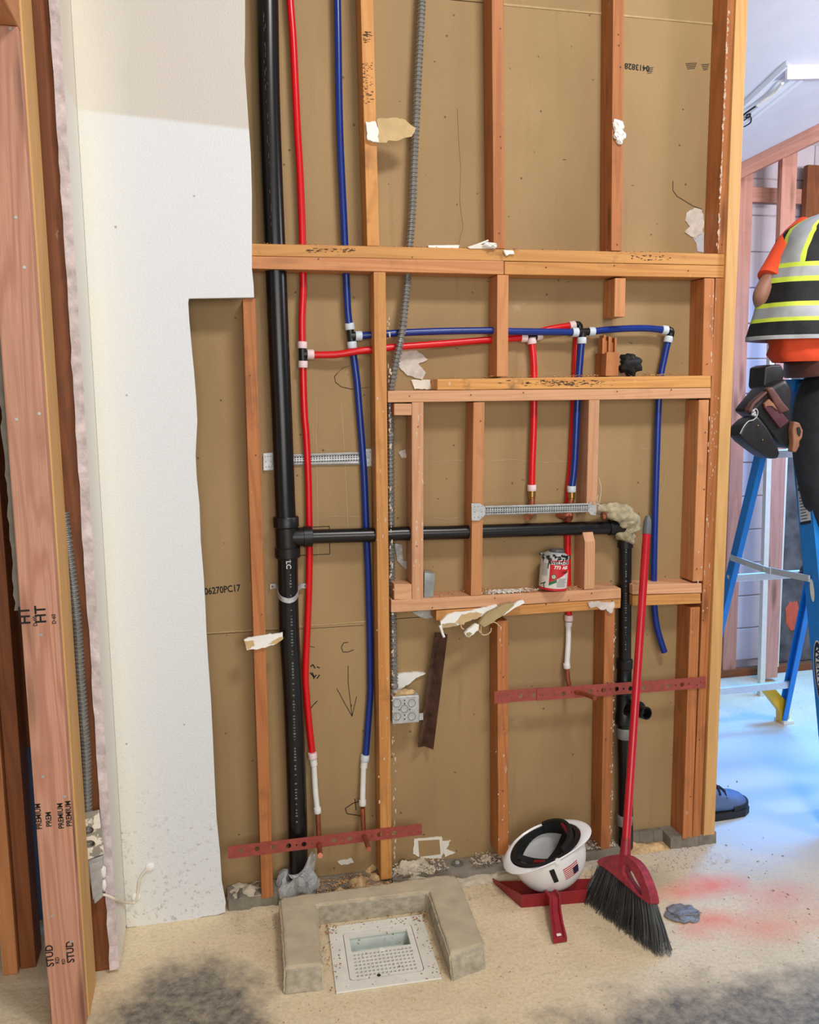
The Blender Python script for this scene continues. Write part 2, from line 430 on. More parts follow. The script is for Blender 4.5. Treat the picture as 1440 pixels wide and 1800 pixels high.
# ================================================================== SETTING
DW = .089                                                            # drywall sits behind the studs
S_TL, S_TR, S_BR, S_BL = G(577,1633), G(741,1610), G(777,1722), G(591,1748)   # floor sink corners
def SK(s, t, z=0.0):
    p = (S_TL*(1-s)+S_TR*s)*(1-t) + (S_BL*(1-s)+S_BR*s)*t; return Vector((p.x, p.y, z))
hole = [tuple(SK(s,t)[:2]) for s,t in ((.1,.12),(.9,.12),(.9,.9),(.1,.9))]
mb = MB(); mb.holed((0,0,0),(1,0,0),(0,1,0),[(-1.6,-3.2),(4.6,-3.2),(4.6,2.4),(-1.6,2.4)],[hole],(0,0,-.12))
struct(obj('floor', mb, CONC, origin=(0,0,0)))

wb = thing('wall_back', 'brown paper-faced gypsum sheets behind the stud frame', 'wall', (0,DW,0)); del wb['label']; del wb['category']; struct(wb)
j1a, j1b = P(885,8,DW), P(1250,42,DW); j2a, j2b = P(365,1113,DW), P(1250,1046,DW)
def jz(a, b, x): return a.z + (b.z-a.z)*(x-a.x)/(b.x-a.x)
XL, XR = -.34, 1.79
def sheet(zl0, zr0, zl1, zr1, nm='gypsum_sheet'):
    b = MB(); g = .0012
    b.hexa([(XL,DW,zl1-g),(XR,DW,zr1-g),(XR,DW,zr0+g),(XL,DW,zl0+g),(XL,DW+.013,zl1-g),(XR,DW+.013,zr1-g),(XR,DW+.013,zr0+g),(XL,DW+.013,zl0+g)])
    return obj(nm, b, KRAFT, wb, bevel=.0015)
a1,b1,a2,b2 = jz(j1a,j1b,XL),jz(j1a,j1b,XR),jz(j2a,j2b,XL),jz(j2a,j2b,XR)
sheet(.0,.0,a2,b2); sheet(a2,b2,a1,b1); sheet(a1,b1,3.5,3.5)
b = MB()
for (xa,xb,fa,fb,h) in ((j1a.x,XR,j1a,j1b,.006),(XL,.53,j2a,j2b,.004)):
    za,zb = jz(fa,fb,xa),jz(fa,fb,xb)
    b.hexa([(xa,DW-.002,za+h/2),(xb,DW-.002,zb+h/2),(xb,DW-.002,zb-h/2),(xa,DW-.002,za-h/2),(xa,DW+.004,za+h/2),(xb,DW+.004,zb+h/2),(xb,DW+.004,zb-h/2),(xa,DW+.004,za-h/2)])
obj('sheet_edge_strip', b, TAN, wb)
# torn spots, scuffs and pencil marks on the sheets
def jag0(pts, amp=1.0, step=4.0):
    out = []; r_ = random.Random(len(pts))
    for i in range(len(pts)):
        a, c = pts[i], pts[(i+1)%len(pts)]; n = max(1,int(math.hypot(c[0]-a[0],c[1]-a[1])/step)); out.append(a)
        for k in range(1,n): out.append((a[0]+(c[0]-a[0])*k/n+r_.uniform(-amp,amp), a[1]+(c[1]-a[1])*k/n+r_.uniform(-amp,amp)))
    return out
def wall_patch(pts, mat, name, th=.0015, y=DW, par=wb):
    b = MB(); b.prism([P(x,yy,y)+V(0,-th,0) for x,yy in (jag0(pts) if mat in (GYP,PUTTY,PAPER_W,PAPER) else pts)], (0,th+.001,0)); return obj(name, b, mat, par)
wall_patch([(1206,374),(1220,366),(1233,369),(1237,390),(1235,408),(1222,420),(1210,413),(1203,408),(1212,398),(1204,388)], GYP, 'exposed_gypsum', .004)
wall_patch([(1216,416),(1230,410),(1237,408),(1237,444),(1226,442),(1224,428)], plain('grey_paint_patch',(196,198,206)), 'exposed_paint', .002)
wall_patch([(705,618),(732,616),(752,632),(735,640),(748,655),(742,668),(716,660),(700,644),(690,630)], GYP, 'exposed_gypsum', .005)
wall_patch([(722,668),(756,668),(757,684),(728,684)], PAPER_W, 'exposed_gypsum', .006)
wall_patch([(700,795),(713,790),(714,805),(706,805)], GYP, 'exposed_gypsum', .004)
wall_patch([(728,1474),(776,1470),(781,1490),(776,1508),(742,1508),(726,1500)], PAPER_W, 'old_cutout', .003)
wall_patch([(735,1477),(772,1475),(774,1500),(737,1505)], KRAFT, 'old_cutout_patch', .005)
wall_patch([(776,1478),(792,1476),(784,1492),(800,1498),(782,1506)], PAPER_W, 'exposed_gypsum', .004)
wall_patch([(593,1514),(618,1508),(622,1516),(600,1520)], PAPER_W, 'exposed_gypsum', .003)
wall_patch([(440,1025),(448,950),(452,1000),(463,1100),(466,1185),(448,1100)], PAPER, 'torn_edge', .003)
wall_patch([(688,1188),(706,1182),(735,1180),(748,1182),(730,1190),(716,1202),(694,1214),(690,1205)], PUTTY, 'torn_paper_flap', .012)
wall_patch([(693,955),(706,957),(708,985),(728,988),(730,1000),(712,1000),(698,985)], FILM, 'film_scrap', .006)
def stroke(pts, mat, w=.0028, name='pencil_mark', y=DW, par=wb):
    b = MB(); q = [P(x,yy,y) for x,yy in pts]
    for a,c in zip(q,q[1:]):
        d = (c-a).normalized(); s = d.cross(V(0,1,0))*w/2; o = V(0,-.0008,0)
        b.add([a-s+o,c-s+o,c+s+o,a+s+o],[(0,1,2,3)])
    return obj(name, b, mat, par, recalc=False)
stroke([(612,1129),(604,1130),(600,1138),(603,1146),(612,1146),(622,1142)], INK, .0024)
stroke([(612,1170),(612,1200),(619,1258)], INK, .0022); stroke([(592,1210),(606,1236),(619,1259),(627,1224)], INK, .0022)
stroke([(542,1250),(552,1238),(558,1232)], INK, .003)
for k in ([(546,1172),(550,1168),(554,1175)],[(557,1172),(562,1174)],[(545,1182),(552,1190),(549,1182)],[(556,1186),(551,1193)],[(562,1186),(557,1193)]): stroke(k, INK, .004)
stroke([(640,1406),(620,1412),(607,1421),(610,1430),(634,1434)], INK, .003); stroke([(624,1404),(626,1424)], INK, .003)
stroke([(516,928),(579,925),(580,974),(516,977)], INK, .0024)
stroke([(541,1135),(553,1138)], INK, .002)
stroke([(1183,318),(1183,335),(1190,345),(1205,354),(1218,362),(1234,368)], CRACK, .0028, 'crack')
stroke([(594,655),(588,662),(590,672),(600,680),(618,684)], CRACK, .0026, 'crack'); stroke([(618,684),(640,682),(652,680)], CRACK, .0014, 'crack'); stroke([(594,655),(604,646),(615,643)], CRACK, .0012, 'crack')
stroke([(804,190),(806,240),(810,300),(808,350),(814,400),(806,430)], CRACK, .0008, 'crack')
for pts in ([(557,700),(556,760),(558,880),(560,990)],[(600,710),(606,800),(612,930)],[(760,812),(800,808),(813,809)],[(762,910),(790,913),(812,907)],[(863,810),(900,807),(960,813),(1000,811)],[(1115,804),(1160,804)],[(1040,808),(1062,809)],[(1130,775),(1126,788),(1136,790),(1148,788)],[(1172,833),(1166,855),(1158,876)],[(575,907),(632,908)]):
    stroke(pts, SCUFF, .0016, 'scuff_line')
for k in range(26):
    x, y = random.uniform(700,1180), random.uniform(60,1460)
    stroke([(x,y),(x+random.uniform(-1,1)*6,y+random.uniform(-5,5))], random.choice([CRACK,SCUFF,CRACK]), .0016, 'scuff_line')
stroke([(365,1115),(640,1099)], CRACK, .0016, 'joint_gap')
text('sheet_stamp', '06270PC17', .031, P(391,1037,DW), (1,0,.05), (-.05,0,1), INK, wb, sx=.78)
text('sheet_stamp', '0413828', .026, P(1120,118,DW), (-1,0,.03), (0,0,-1), INK, wb)
for (x,y,w) in ((1142,124,14),(1215,116,20),(1240,118,14)):
    for k in range(4): stroke([(x-w/2+k,y-4+k*3),(x+w/2-k,y-5+k*3)], INK, .002, 'sheet_stamp')

# white drywall left standing in front of the studs, and its return
out = [(120,-40),(431,-40),(431,60),(430,110),(434,170),(437,215),(441,270),(443,340),(443,420),(443,472),(446,500),(447,523),(390,524),(332,525),(331,532),(333,565),(338,620),(341,650),(345,700),(347,740),(344,800),(346,840),(351,890),(353,950),(358,1010),(361,1060),(363,1110),(366,1160),(371,1230),(374,1290),(378,1380),(381,1440),(387,1500),(390,1550),(397,1587),(396,1604),(380,1609),(356,1612),(330,1620),(300,1625),(262,1631),(240,1629),(228,1630)]
pts = [P(x,y,-.013) for x,y in out]; pts[0].x = pts[-1].x = -.332
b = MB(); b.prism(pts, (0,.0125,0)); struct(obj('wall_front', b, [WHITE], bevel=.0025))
rnd = random.Random(4)
zs = [.012+3.3*i/90 for i in range(91)]
b = MB(); vs=[]; fs=[]
for i,z in enumerate(zs):
    j = rnd.uniform(-.003,.002); k = rnd.uniform(-.002,.0015)
    vs += [V(-.332,-.013,z),V(-.332,-.234+j,z),V(-.357+k,-.234+j+rnd.uniform(-.003,.002),z),V(-.357+k,-.013,z)]
for i in range(90):
    for k in range(4): fs.append((i*4+k,i*4+(k+1)%4,(i+1)*4+(k+1)%4,(i+1)*4+k))
fs += [(3,2,1,0),(360,361,362,363)]
b.add(vs,fs); b.mi = [1 if (i%4)==1 else 0 for i in range(360)]+[0,0]
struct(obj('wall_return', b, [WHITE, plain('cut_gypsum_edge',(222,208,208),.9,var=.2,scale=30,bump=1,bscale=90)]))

# kerb of grey mortar and old sill along the foot of the wall
kb = thing('trim_1', '', '', (.7,0,0)); del kb['label']; del kb['category']; struct(kb)
def kerb(px0, px1, zt, y0=0.0, y1=DW-.002, n=14, nm='mortar_strip'):
    xa, xb = P(px0,1500,y0).x, P(px1,1500,y0).x; b = MB(); vs=[]; fs=[]
    for i in range(n+1):
        x = xa+(xb-xa)*i/n; dz = rnd.uniform(-.006,.004); dy = rnd.uniform(-.006,.006)
        vs += [V(x,y0+dy,0),V(x,y0+dy+.002,zt+dz),V(x,y1,zt+dz*.4),V(x,y1,0)]
    for i in range(n):
        for k in range(3): fs.append((i*4+k,i*4+k+1,(i+1)*4+k+1,(i+1)*4+k))
    fs += [(0,1,2,3),(n*4+3,n*4+2,n*4+1,n*4)]
    b.add(vs,fs); return obj(nm, b, KERB, kb)
kerb(398,496,.042); kerb(556,688,.028); kerb(690,889,.030); kerb(896,1092,.036); kerb(1112,1180,.045,.062); kerb(1180,1259,.044,.0)

# right-hand room: block wall, ceiling, framing
CP = V(2.92,1.7,2.90); CN = V(0,.35,1).normalized()
fw = thing('wall_far', '', '', (3.2,1.8,0)); del fw['label']; del fw['category']; struct(fw)
b = MB(); b.box((2.0,1.812,0),(5.4,1.9,3.3)); obj('mortar_joints', b, CMU_J, fw)
bw, bh = .40, .20; proto = None
rr = random.Random(3)
for r in range(15):
    for c in range(3):
        x = 2.62+c*bw+(bw/2 if r%2 else 0); z = .06+r*bh
        if x > 3.42: continue
        if proto is None:
            q = MB(); q.box((x+.003,1.80,z+.003),(x+bw-.003,1.86,z+bh-.003)); proto = obj('block', q, CMU, fw, bevel=.004, segs=1); base = proto.location.copy(); x00,z00 = x,z
        else:
            o = proto.copy(); C.objects.link(o); o.parent = fw; o.location = base+V(x-x00,rr.uniform(-.002,.002),z-z00)
b = MB(); b.box((3.28,1.74,.05),(4.6,1.79,1.9)); obj('rough_masonry', b, plain('rough_masonry',(112,104,100),.95,var=.35,scale=9,bump=1,bscale=40), fw)
b = MB(); b.blob((3.36,1.738,.33),(.05,.006,.09),10,.3,3,2); obj('orange_mark', b, plain('orange_spray',(214,92,62),.8), fw)
b = MB(); b.box((3.30,1.70,2.0),(3.62,1.735,2.92)); obj('brown_board', b, W_DARK, fw, uv=(0,0,1))
b = MB(); b.box((3.205,1.66,.05),(3.225,1.78,1.9)); obj('white_edge_strip', b, PAPER_W, fw)
e0, e1 = [PL(x,y,CP,CN) for x,y in ((1309,282),(1455,209))]
def cz(x, y): return 2.9+.35*(1.7-y)
b = MB(); xs0, xs1 = 1.82, 5.2
def yb(x): return e0.y+(e1.y-e0.y)*(x-e0.x)/(e1.x-e0.x)
ring = [(xs0,yb(xs0)),(xs1,yb(xs1)),(xs1,-1.5),(xs0,-1.5)]
b.prism([V(x,y,cz(x,y)) for x,y in ring],(0,0,.04)); struct(obj('ceiling', b, CEIL))

# ================================================================== STUD FRAME
fr = thing('timber_frame', 'open timber stud frame in front of brown drywall, holding the red and blue pipes', 'wall frame', (.86,.0,.045))
def stud(cx1, py1, cx2, py2, mat, name='stud', w=.0385, dep=.0885, y0=0.0, par=fr, bev=.0025, label=None):
    a, c = P(cx1,py1,y0), P(cx2,py2,y0); h = w/2
    b = MB(); f = [V(a.x-h,y0,a.z),V(a.x+h,y0,a.z),V(c.x+h,y0,c.z),V(c.x-h,y0,c.z)]
    b.hexa(f+[p+V(0,dep,0) for p in f])
    o = obj(name, b, mat, par, bevel=bev, uv=(0,0,1))
    if label: o['label'] = label
    return o
def board(tl, tr, br, bl, mat, name='plate', dep=.0885, y0=0.0, par=fr, label=None, uv=(1,0,0), bev=.0025):
    b = MB(); f = [P(x,y,y0) for x,y in (tl,tr,br,bl)]
    b.hexa(f+[p+V(0,dep,0) for p in f]); o = obj(name, b, mat, par, bevel=bev, uv=uv)
    if label: o['label'] = label
    return o
# above the header
stud(643,-80,656.5,432.5,W_AMBER); stud(874.5,-80,878,437,W_OLD); stud(1088.5,-80,1084.2,441,W_OLD)
stud(1292,-80,1271,446,W_OLD)
board((441,428),(1278,446.3),(1278,466.5),(441,449.5),W_STAIN,'header_plate')
board((441,450),(886,458.5),(886,482.5),(441,472),W_MID,'header_plate')
board((887,459.5),(1278,467),(1278,488.3),(887,482.5),W_AMBER,'header_plate')
# between header and sill
stud(667.5,478,679.5,1546,W_AMBER,label='long king stud with plaster smears')
stud(884.5,483,883.5,662,W_MID); stud(1091,489,1089.5,557,W_MID,label='short stud sawn off above the blue pipe')
stud(1247.5,489,1243.5,661,W_OLD); stud(1238,703,1227,1022,W_MID); stud(1222.5,1068,1208.6,1474,W_OLD)
stud(1266.5,489,1225,1471,W_OLD,w=.034)
stud(1308,-80,1247,1468,W_YEL,'end_post',w=.044,y0=-.012,dep=.118,label='pale new timber post closing the wall end')
stud(1078,619,1076,661,W_OLD,'broken_stud',w=.046,label='splintered stump of a stud')
b = MB(); p0 = P(1066,589,.04)
for k in range(7):
    x = P(1064+k*3.6,600,.0).x; z1 = P(1070,590+random.uniform(-6,14),.02).z; z0 = P(1070,622,.02).z
    b.box((x-.004,.012+.006*(k%3),z0),(x+.0035,.05,z1))
obj('splinter', b, W_OLD, fr, uv=(0,0,1))
board((769,666.5),(1250,660),(1250,681.3),(769,685.5),W_STAIN,'plate'); board((682,687),(1250,682),(1250,700),(682,707.5),W_NEW,'plate')
board((693,709.5),(724,709.5),(724,730),(693,730),W_NEW,'block'); board((693,1027),(724,1027),(724,1054),(693,1054),W_NEW,'block')
stud(734.5,707,734.5,1055,W_NEW,'cripple_stud'); stud(842.5,707,837.5,1047,W_MID,'cripple_stud'); stud(1045,703,1040,903,W_NEW,'cripple_stud')
# lower half of the notched cripple: chamfered top
a, c = P(1037.5,952,0), P(1036.5,1036,0); h = .019
b = MB(); prof = [(0,c.z),(0,a.z),(.02,a.z+.03),(.0885,a.z+.03),(.0885,c.z)]
b.prism([V(a.x-h,y,z) for y,z in prof],(h*2,0,0)); obj('cripple_stud', b, W_NEW, fr, bevel=.002, uv=(0,0,1))
board((687.6,1055),(1092,1034),(1092,1052),(687.6,1077),W_NEW,'sill_plate'); board((767,1073.5),(1092,1052.7),(1091,1069),(767,1091),W_AMBER,'sill_plate')
board((1112,1028),(1234,1025.5),(1234,1042.5),(1112,1045.5),W_NEW,'sill_plate'); board((1112,1047),(1232,1043.3),(1232,1061),(1112,1065.5),W_AMBER,'sill_plate')
# below the sill
stud(438,525,470.5,1579,W_OLD,label='stud beside the black drain pipe'); stud(884,1091.5,885,1503,W_OLD); stud(1072.5,1071,1065,1494,W_OLD)
# plaster smears and stuck lumps on the timber
sm = MB(); r2 = random.Random(9)
for (xa,ya,xb,yb_,n,sp) in ((684,560,694,1520,120,1.6),(1258,690,1236,1080,60,6),(1281,20,1262,440,150,.8),(1081,1080,1074,1490,70,1.2),(880,1100,884,1480,16,6),(1254,520,1252,660,12,4),(668,600,678,1480,26,6),(735,720,735,1050,30,4)):
    for k in range(n):
        t = r2.random(); x = xa+(xb-xa)*t+r2.gauss(0,sp); y = ya+(yb_-ya)*t
        s = r2.uniform(.0008,.0034); q = P(x,y,-.0002); e_ = r2.uniform(1,3.5); m_ = 7
        pts_ = [q+V(s*math.cos(2*PI*j/m_)*r2.uniform(.4,1.3),0,s*e_*math.sin(2*PI*j/m_)*r2.uniform(.4,1.3)) for j in range(m_)]
        sm.add(pts_+[q+V(0,-.0009,0)],[(j,(j+1)%m_,m_) for j in range(m_)])
stuff(obj('plaster_smear', sm, SMEAR, fr, recalc=False))
so_ = MB(); r3 = random.Random(21)
for (x0,x1,y0,y1,n) in ((925,1065,668,679,170),(540,625,436,444,60),(1110,1180,448,458,40),(636,655,110,185,70),(640,652,55,75,30)):
    for k in range(n):
        q = P(r3.uniform(x0,x1) if n < 170 else r3.gauss((x0+x1)/2,36), r3.uniform(y0,y1), -.0002); s = r3.uniform(.0008,.003); e_ = r3.uniform(1,4)
        pts_ = [q+V(s*e_*math.cos(2*PI*j/6)*r3.uniform(.4,1.3),0,s*.7*math.sin(2*PI*j/6)*r3.uniform(.4,1.3)) for j in range(6)]
        so_.add(pts_+[q+V(0,-.0004,0)],[(j,(j+1)%6,6) for j in range(6)])
stuff(obj('soot_mark', so_, plain('soot',(84,62,42),.9), fr, recalc=False))
nl = MB()
for (x,y) in ((1087,61),(1088,80),(880,50),(880,240),(881,260),(1091,118),(1090,225),(878,410),(1085,430),(1269,430),(725,452),(560,455),(960,470),(1080,467),(1210,476),(700,640),(720,696),(828,694),(920,690),(1085,688),(1180,685),(1243,640),(1240,760),(1238,860),(1225,1000),(1236,1090),(1215,1200),(1230,1300),(1214,1400),(885,1190),(884,1390),(1065,1300),(1068,1200),(735,750),(733,960),(840,900),(845,740),(1250,1450),(440,660),(450,800),(460,1080),(466,1480),(870,1051),(1000,1055),(760,1068),(960,1062),(1040,1043),(1076,1056)):
    nl.lathe(P(x,y,0)+V(0,.001,0),(0,-1,0),[(0,.0022),(.0035,.0022)],6)
stuff(obj('nail_head', nl, DARKST, fr))

# new timber of the left opening
lf = thing('timber_frame', 'new pink-stamped door post of doubled timber at the left edge', 'wall frame', (-.40,-.40,0))
def vstud(x0, x1, y0, y1, z0, z1, mat, name, par, uv=(0,0,1), bev=.004):
    b = MB(); b.box((x0,y0,z0),(x1,y1,z1)); return obj(name, b, mat, par, bevel=bev, uv=uv)
pR, pR2 = P(66,300,-.45).x, P(128,1500,-.45).x
zt = P(20,45,-.45).z
YK = -.45
b = MB(); xr0, xr1 = P(36,0,YK).x, P(141,1750,YK).x
xr = (xr0+xr1)/2
vstud(xr-.088,xr,YK,YK+.038,0,zt,W_PINK,'trimmer_stud',lf)
vstud(xr-.085,xr+.004,YK+.039,YK+.185,0,3.4,W_YEL,'king_stud',lf)
vstud(xr-.088,xr,YK-.9,YK+.038,zt+.001,zt+.24,W_MID,'header_beam',lf,(0,1,0))
stn = W_PINK
def stamp(s, size, px, py, sx=1):
    return text('timber_stamp', s, size, P(px,py,YK), (0,0,1), (-1,0,0), INK, lf, sx=sx)
for x,y,s in ((68,1435,'PREMIUM'),(86,1440,'PREM'),(107,1434,'PREMIUM'),(121,1430,'PREMIUM')): stamp(s, .019, x, y, .9)
for x,y,s,z in ((88,1680,'STUD',.026),(101,1688,'KD',.014),(124,1673,'STUD',.026),(112,1690,'KD',.012)): stamp(s, z, x, y, .95)
for x,y,s,z in ((44,1082,'HT',.036),(72,1080,'HT',.036),(62,1092,'D-60',.013),(95,1088,'D-60',.013)): stamp(s, z, x, y, .95)
sc_ = MB()
for x,y in ((29,737),(69,727),(28,382),(18,50),(43,470),(72,1116),(75,1365),(114,1400),(92,1610),(125,1655)):
    sc_.lathe(P(x,y,YK)+V(0,.001,0),(0,-1,0),[(0,.004),(.002,.004)],8)
stuff(obj('screw_head', sc_, GALV, lf))
b = MB(); vs=[]; x_ = xr-.089
for k in range(41):
    z = 1.15+.8*k/40; vs.append((x_-.014+rnd.uniform(-.003,.003),z))
b.prism([V(x_-.001,YK+.02,1.15)]+[V(x,YK+.02,z) for x,z in vs]+[V(x_-.001,YK+.02,1.95)],(0,.1,0)); obj('gypsum_offcut', b, KERB, lf)

of = thing('timber_frame', 'dark old studs behind the raw gypsum edge at far left', 'wall frame', (-.42,-.15,0))
vstud(-.357-.089,-.358,-.215,-.177,.0,3.4,W_DARK,'stud',of)
vstud(-.357-.089,-.358,-.176,-.138,.0,3.4,W_DARK,'stud',of)
pl_ = P(12,1400,-.15).x; pr_ = P(41,1400,-.15).x
vstud(pl_,pr_,-.15,-.06,.0,3.4,W_DARK,'stud',of); vstud(pl_-.045,pl_-.002,-.17,-.08,.0,3.4,W_MID,'stud',of)
b = MB(); b.box((-1.1,.10,.0),(-.44,.13,3.4)); struct(obj('wall_left', b, NAVY))
b = MB(); b.box((-1.1,.02,.62),(-.44,.05,3.4)); obj('dark_gap_sheet', b, W_DARK, of, uv=(0,0,1))  # dark sheet added so the gap between the left studs reads as shade

# framing of the right-hand room
rf = thing('timber_frame', 'pinkish studs and top plate in front of the far block wall', 'wall frame', (3.0,1.7,0))
stud(1313,303,1282,1186,W_FAR,w=.085,y0=1.7,dep=.04,par=rf); stud(1390,262,1355,1192,W_FAR,w=.09,y0=1.56,dep=.04,par=rf)
b = MB(); u0, u1 = PL(1300,287,CP,CN), PL(1460,207,CP,CN); d = (u1-u0); u0 -= d*.4; u1 += d*.8
b.hexa([u0,u1,u1+V(0,0,-.085),u0+V(0,0,-.085),u0+V(.03,.2,0),u1+V(.03,.2,0),u1+V(.03,.2,-.085),u0+V(.03,.2,-.085)]); obj('top_plate', b, W_FAR, rf, bevel=.003, uv=d)
b = MB(); b.hexa([p+V(0,-.002,.022) for p in (u0,u1)]+[p+V(0,-.002,.002) for p in (u1,u0)]+[p+V(0,.1,.022) for p in (u0,u1)]+[p+V(0,.1,.002) for p in (u1,u0)]); obj('drywall_edge', b, W_DARK, rf, uv=d)
b = MB(); b.box((2.2,1.69,.0),(4.6,1.735,.045)); obj('bottom_plate', b, W_DARK, rf, uv=(1,0,0), bevel=.003)
b = MB(); b.box((2.8,1.745,2.72),(4.6,1.79,2.80)); obj('nailer', b, W_FAR, rf, uv=(1,0,0), bevel=.003)
pw = P(1337,1222,1.378); pt = P(1355,600,1.378)
b = MB(); f = [V(pt.x-.015,1.36,pt.z),V(pt.x+.015,1.36,pt.z),V(pw.x+.015,1.36,0.0),V(pw.x-.015,1.36,0.0)]
b.hexa(f+[p+V(0,.03,0) for p in f]); tag(obj('white_pole', b, PAPER_W, None, bevel=.002),'slim white square pole standing behind the blue ladder','pole')

# ================================================================== PIPES
def pth(px, y, step=.014):
    """pixel list (x, y[, depth]) on the plane y -> smooth path"""
    return spline([P(p[0], p[1], p[2] if len(p) > 2 else y) for p in px], step)
def tubeo(name, path, r, mat, par, n=16): return obj(name, MB().tube(path, r, n), mat, par, smooth=SM)
def ring(a, b, r, mat, par, name='clamp_ring', l=.021):
    a, d = Vector(a), (Vector(b)-Vector(a)).normalized()
    return obj(name, MB().lathe(a-d*l/2, d, [(0,r*.94),(.002,r),(l-.002,r),(l,r*.94)], 20), mat, par, smooth=SM)
def pring(x, y, dx, dy, dep, r, mat, par, l=.021): return ring(P(x,y,dep), P(x+dx,y+dy,dep), r, mat, par, l=l)
RP = .0113
# --- red
red = thing('water_pipe', 'bright red plastic hot water pipe with a tee, branch and white lower ends', 'pipe', P(534,640,.06))
tubeo('trunk_pipe', pth([(508,-60),(510,0),(515,67),(519,150),(523,233),(527,300),(531,400),(533,500),(531,560),(531.5,604)], .062), RP, RED, red)
tubeo('trunk_pipe', pth([(532.6,644),(534,699),(536,740),(538,760),(541.7,833),(543.2,900),(544,967),(543,1033),(540.5,1100),(537,1183),(538.7,1217),(543,1269),(549,1324)], .072), RP, RED, red)
tubeo('branch_pipe', pth([(551,624,.062),(592,623,.055),(630,617,.05),(657,614.5,.05),(680,611.5,.05),(720,608.5,.055),(780,604,.06),(840,599,.062),(916,593.5,.062)], .06), RP, RED, red)
tubeo('branch_pipe', pth([(950,583),(960,580),(980,576),(1001,573)], .074), RP, RED, red)
tubeo('drop_pipe', pth([(935.2,604),(937.5,625),(939,660),(938.5,743),(936,812),(935,853)], .062), RP, RED, red)
tubeo('drop_pipe', pth([(1018,577),(1014,600),(1009.5,708),(1004.5,812),(999.5,865),(998,950),(998.5,1028),(999.7,1080)], .076), RP, RED, red)
f = MB(); f.tube([P(531.6,606,.065),P(532.6,641,.065)],.0125,14); f.tube([P(532,623,.065),P(546,623,.063)],.0125,14); obj('tee_fitting', f, ABS2, red, smooth=SM)
for a in ((531.6,606.5,0,1),(532.6,640.5,0,1),(546,623,1,0)): pring(*a, .0645, .0155, RINGP, red)
f = MB(); f.tube([P(921,593,.062),P(946,591,.068)],.0125,14); f.tube([P(933,592,.064),P(934.8,600,.062)],.0125,14); obj('tee_fitting', f, ABS2, red, smooth=SM)
for a,dd in (((921,593.5,1,0),.062),((934.8,599,.1,1),.062),((947,590,1,-.25),.07)): pring(*a, dd, .0155, RINGP, red)
f = MB(); f.tube(spline([P(1004,572.5,.074),P(1014,571,.074),P(1018.5,573,.074),P(1018.5,583,.074)],.004),.0125,14); obj('elbow_fitting', f, ABS2, red, smooth=SM); pring(1006,572.5,1,-.15,.074,.0155,RINGP,red)
pring(935,857.5,0,1,.062,.0155,RINGP,red); pring(1000,1086,0,1,.072,.0155,RINGP,red); pring(549.6,1328,.12,1,.066,.0155,RINGP,red)
tubeo('adapter', pth([(550.5,1334),(552,1345)], .066), .0125, PEXW, red); tubeo('end_pipe', pth([(552,1345,.066),(554.5,1390,.06),(558.8,1430,.05)], .06), .0098, PEXW, red)
pring(558.2,1424,.1,1,.05,.0125,PEXW,red,.018)
o = tubeo('stub_out', pth([(559,1430,.05),(559.8,1450,.048),(560.5,1470,.042),(561,1480,.03),(561.3,1484,.0),(562.5,1500,-.09),(563,1504,-.14)], .04), .0082, COPPER, red); o['label'] = 'copper stub poking through the red strap'
tubeo('adapter', pth([(1000,1093),(999.5,1100)], .075), .0125, PEXW, red); tubeo('end_pipe', pth([(999.3,1100,.073),(999,1130,.068),(996.8,1168,.058)], .06), .0098, PEXW, red); pring(996.6,1170,.1,1,.058,.0125,PEXW,red,.018)
tubeo('stub_out', pth([(997,1174,.056),(998.5,1195,.054),(1001,1207,.05),(1006,1214,.03),(1012,1216,.0),(1030,1221,-.06),(1046,1227,-.11)], .04), .0082, COPPER, red)
f = MB(); f.lathe(P(935.3,863,.062),(0,0,-1),[(0,.0125),(.02,.0125),(.022,.0105),(.026,.0105)],16); obj('brass_adapter', f, BRASS, red, smooth=SM)
f = MB(); f.tube([P(935.8,872,.062),P(934.5,900,.06)],.0105,14); f.tube(spline([P(934.5,899,.06),P(933,906,.055),P(928,909,.03),P(926,910,.012)],.004),.0105,14); f.tube([P(934.5,895,.06),P(947,897,.07)],.0098,12); obj('copper_elbow', f, COPPER, red, smooth=SM)
# --- blue
blu = thing('water_pipe', 'deep blue plastic cold water pipe branching along the frame to a cut end', 'pipe', P(640,640,.06))
tubeo('trunk_pipe', pth([(592,-60),(593,0),(594.2,67),(595.7,167),(598,250),(601,317),(605,400),(608.5,483),(611.8,550),(614.5,571)], .06), RP, BLUE, blu)
tubeo('trunk_pipe', pth([(619.5,612),(623,635),(627.5,670),(630,700),(634,750),(639,817),(642,883),(644.5,950),(647,1000),(649,1067),(650.5,1133),(651,1193),(651,1217),(647.3,1269),(643,1328)], .074), RP, BLUE, blu)
tubeo('branch_pipe', pth([(636,590,.062),(657,588.3,.058),(690,586,.056),(720,584.3,.056),(787,582,.05),(870,581,.044),(896,582.5,.042),(979,583.5,.042),(1007,584,.042)], .05), RP, BLUE, blu)
tubeo('branch_pipe', pth([(1045,582.5),(1060,580.5),(1092,578),(1128,577),(1150,578),(1166,580)], .05), RP, BLUE, blu)
tubeo('drop_pipe', pth([(1022.3,604),(1021,620),(1018,658),(1015,708),(1010.3,812),(1005.6,856)], .048), RP, BLUE, blu)
o = tubeo('drop_pipe', pth([(1174,602),(1171,615),(1167,634),(1162,660),(1158,708),(1154.5,812),(1151.5,917),(1149.5,1021),(1150.5,1066),(1154.6,1100),(1161,1125),(1168,1146)], .058), RP, BLUE, blu); o['label'] = 'blue drop with a loose cut end below the sill'
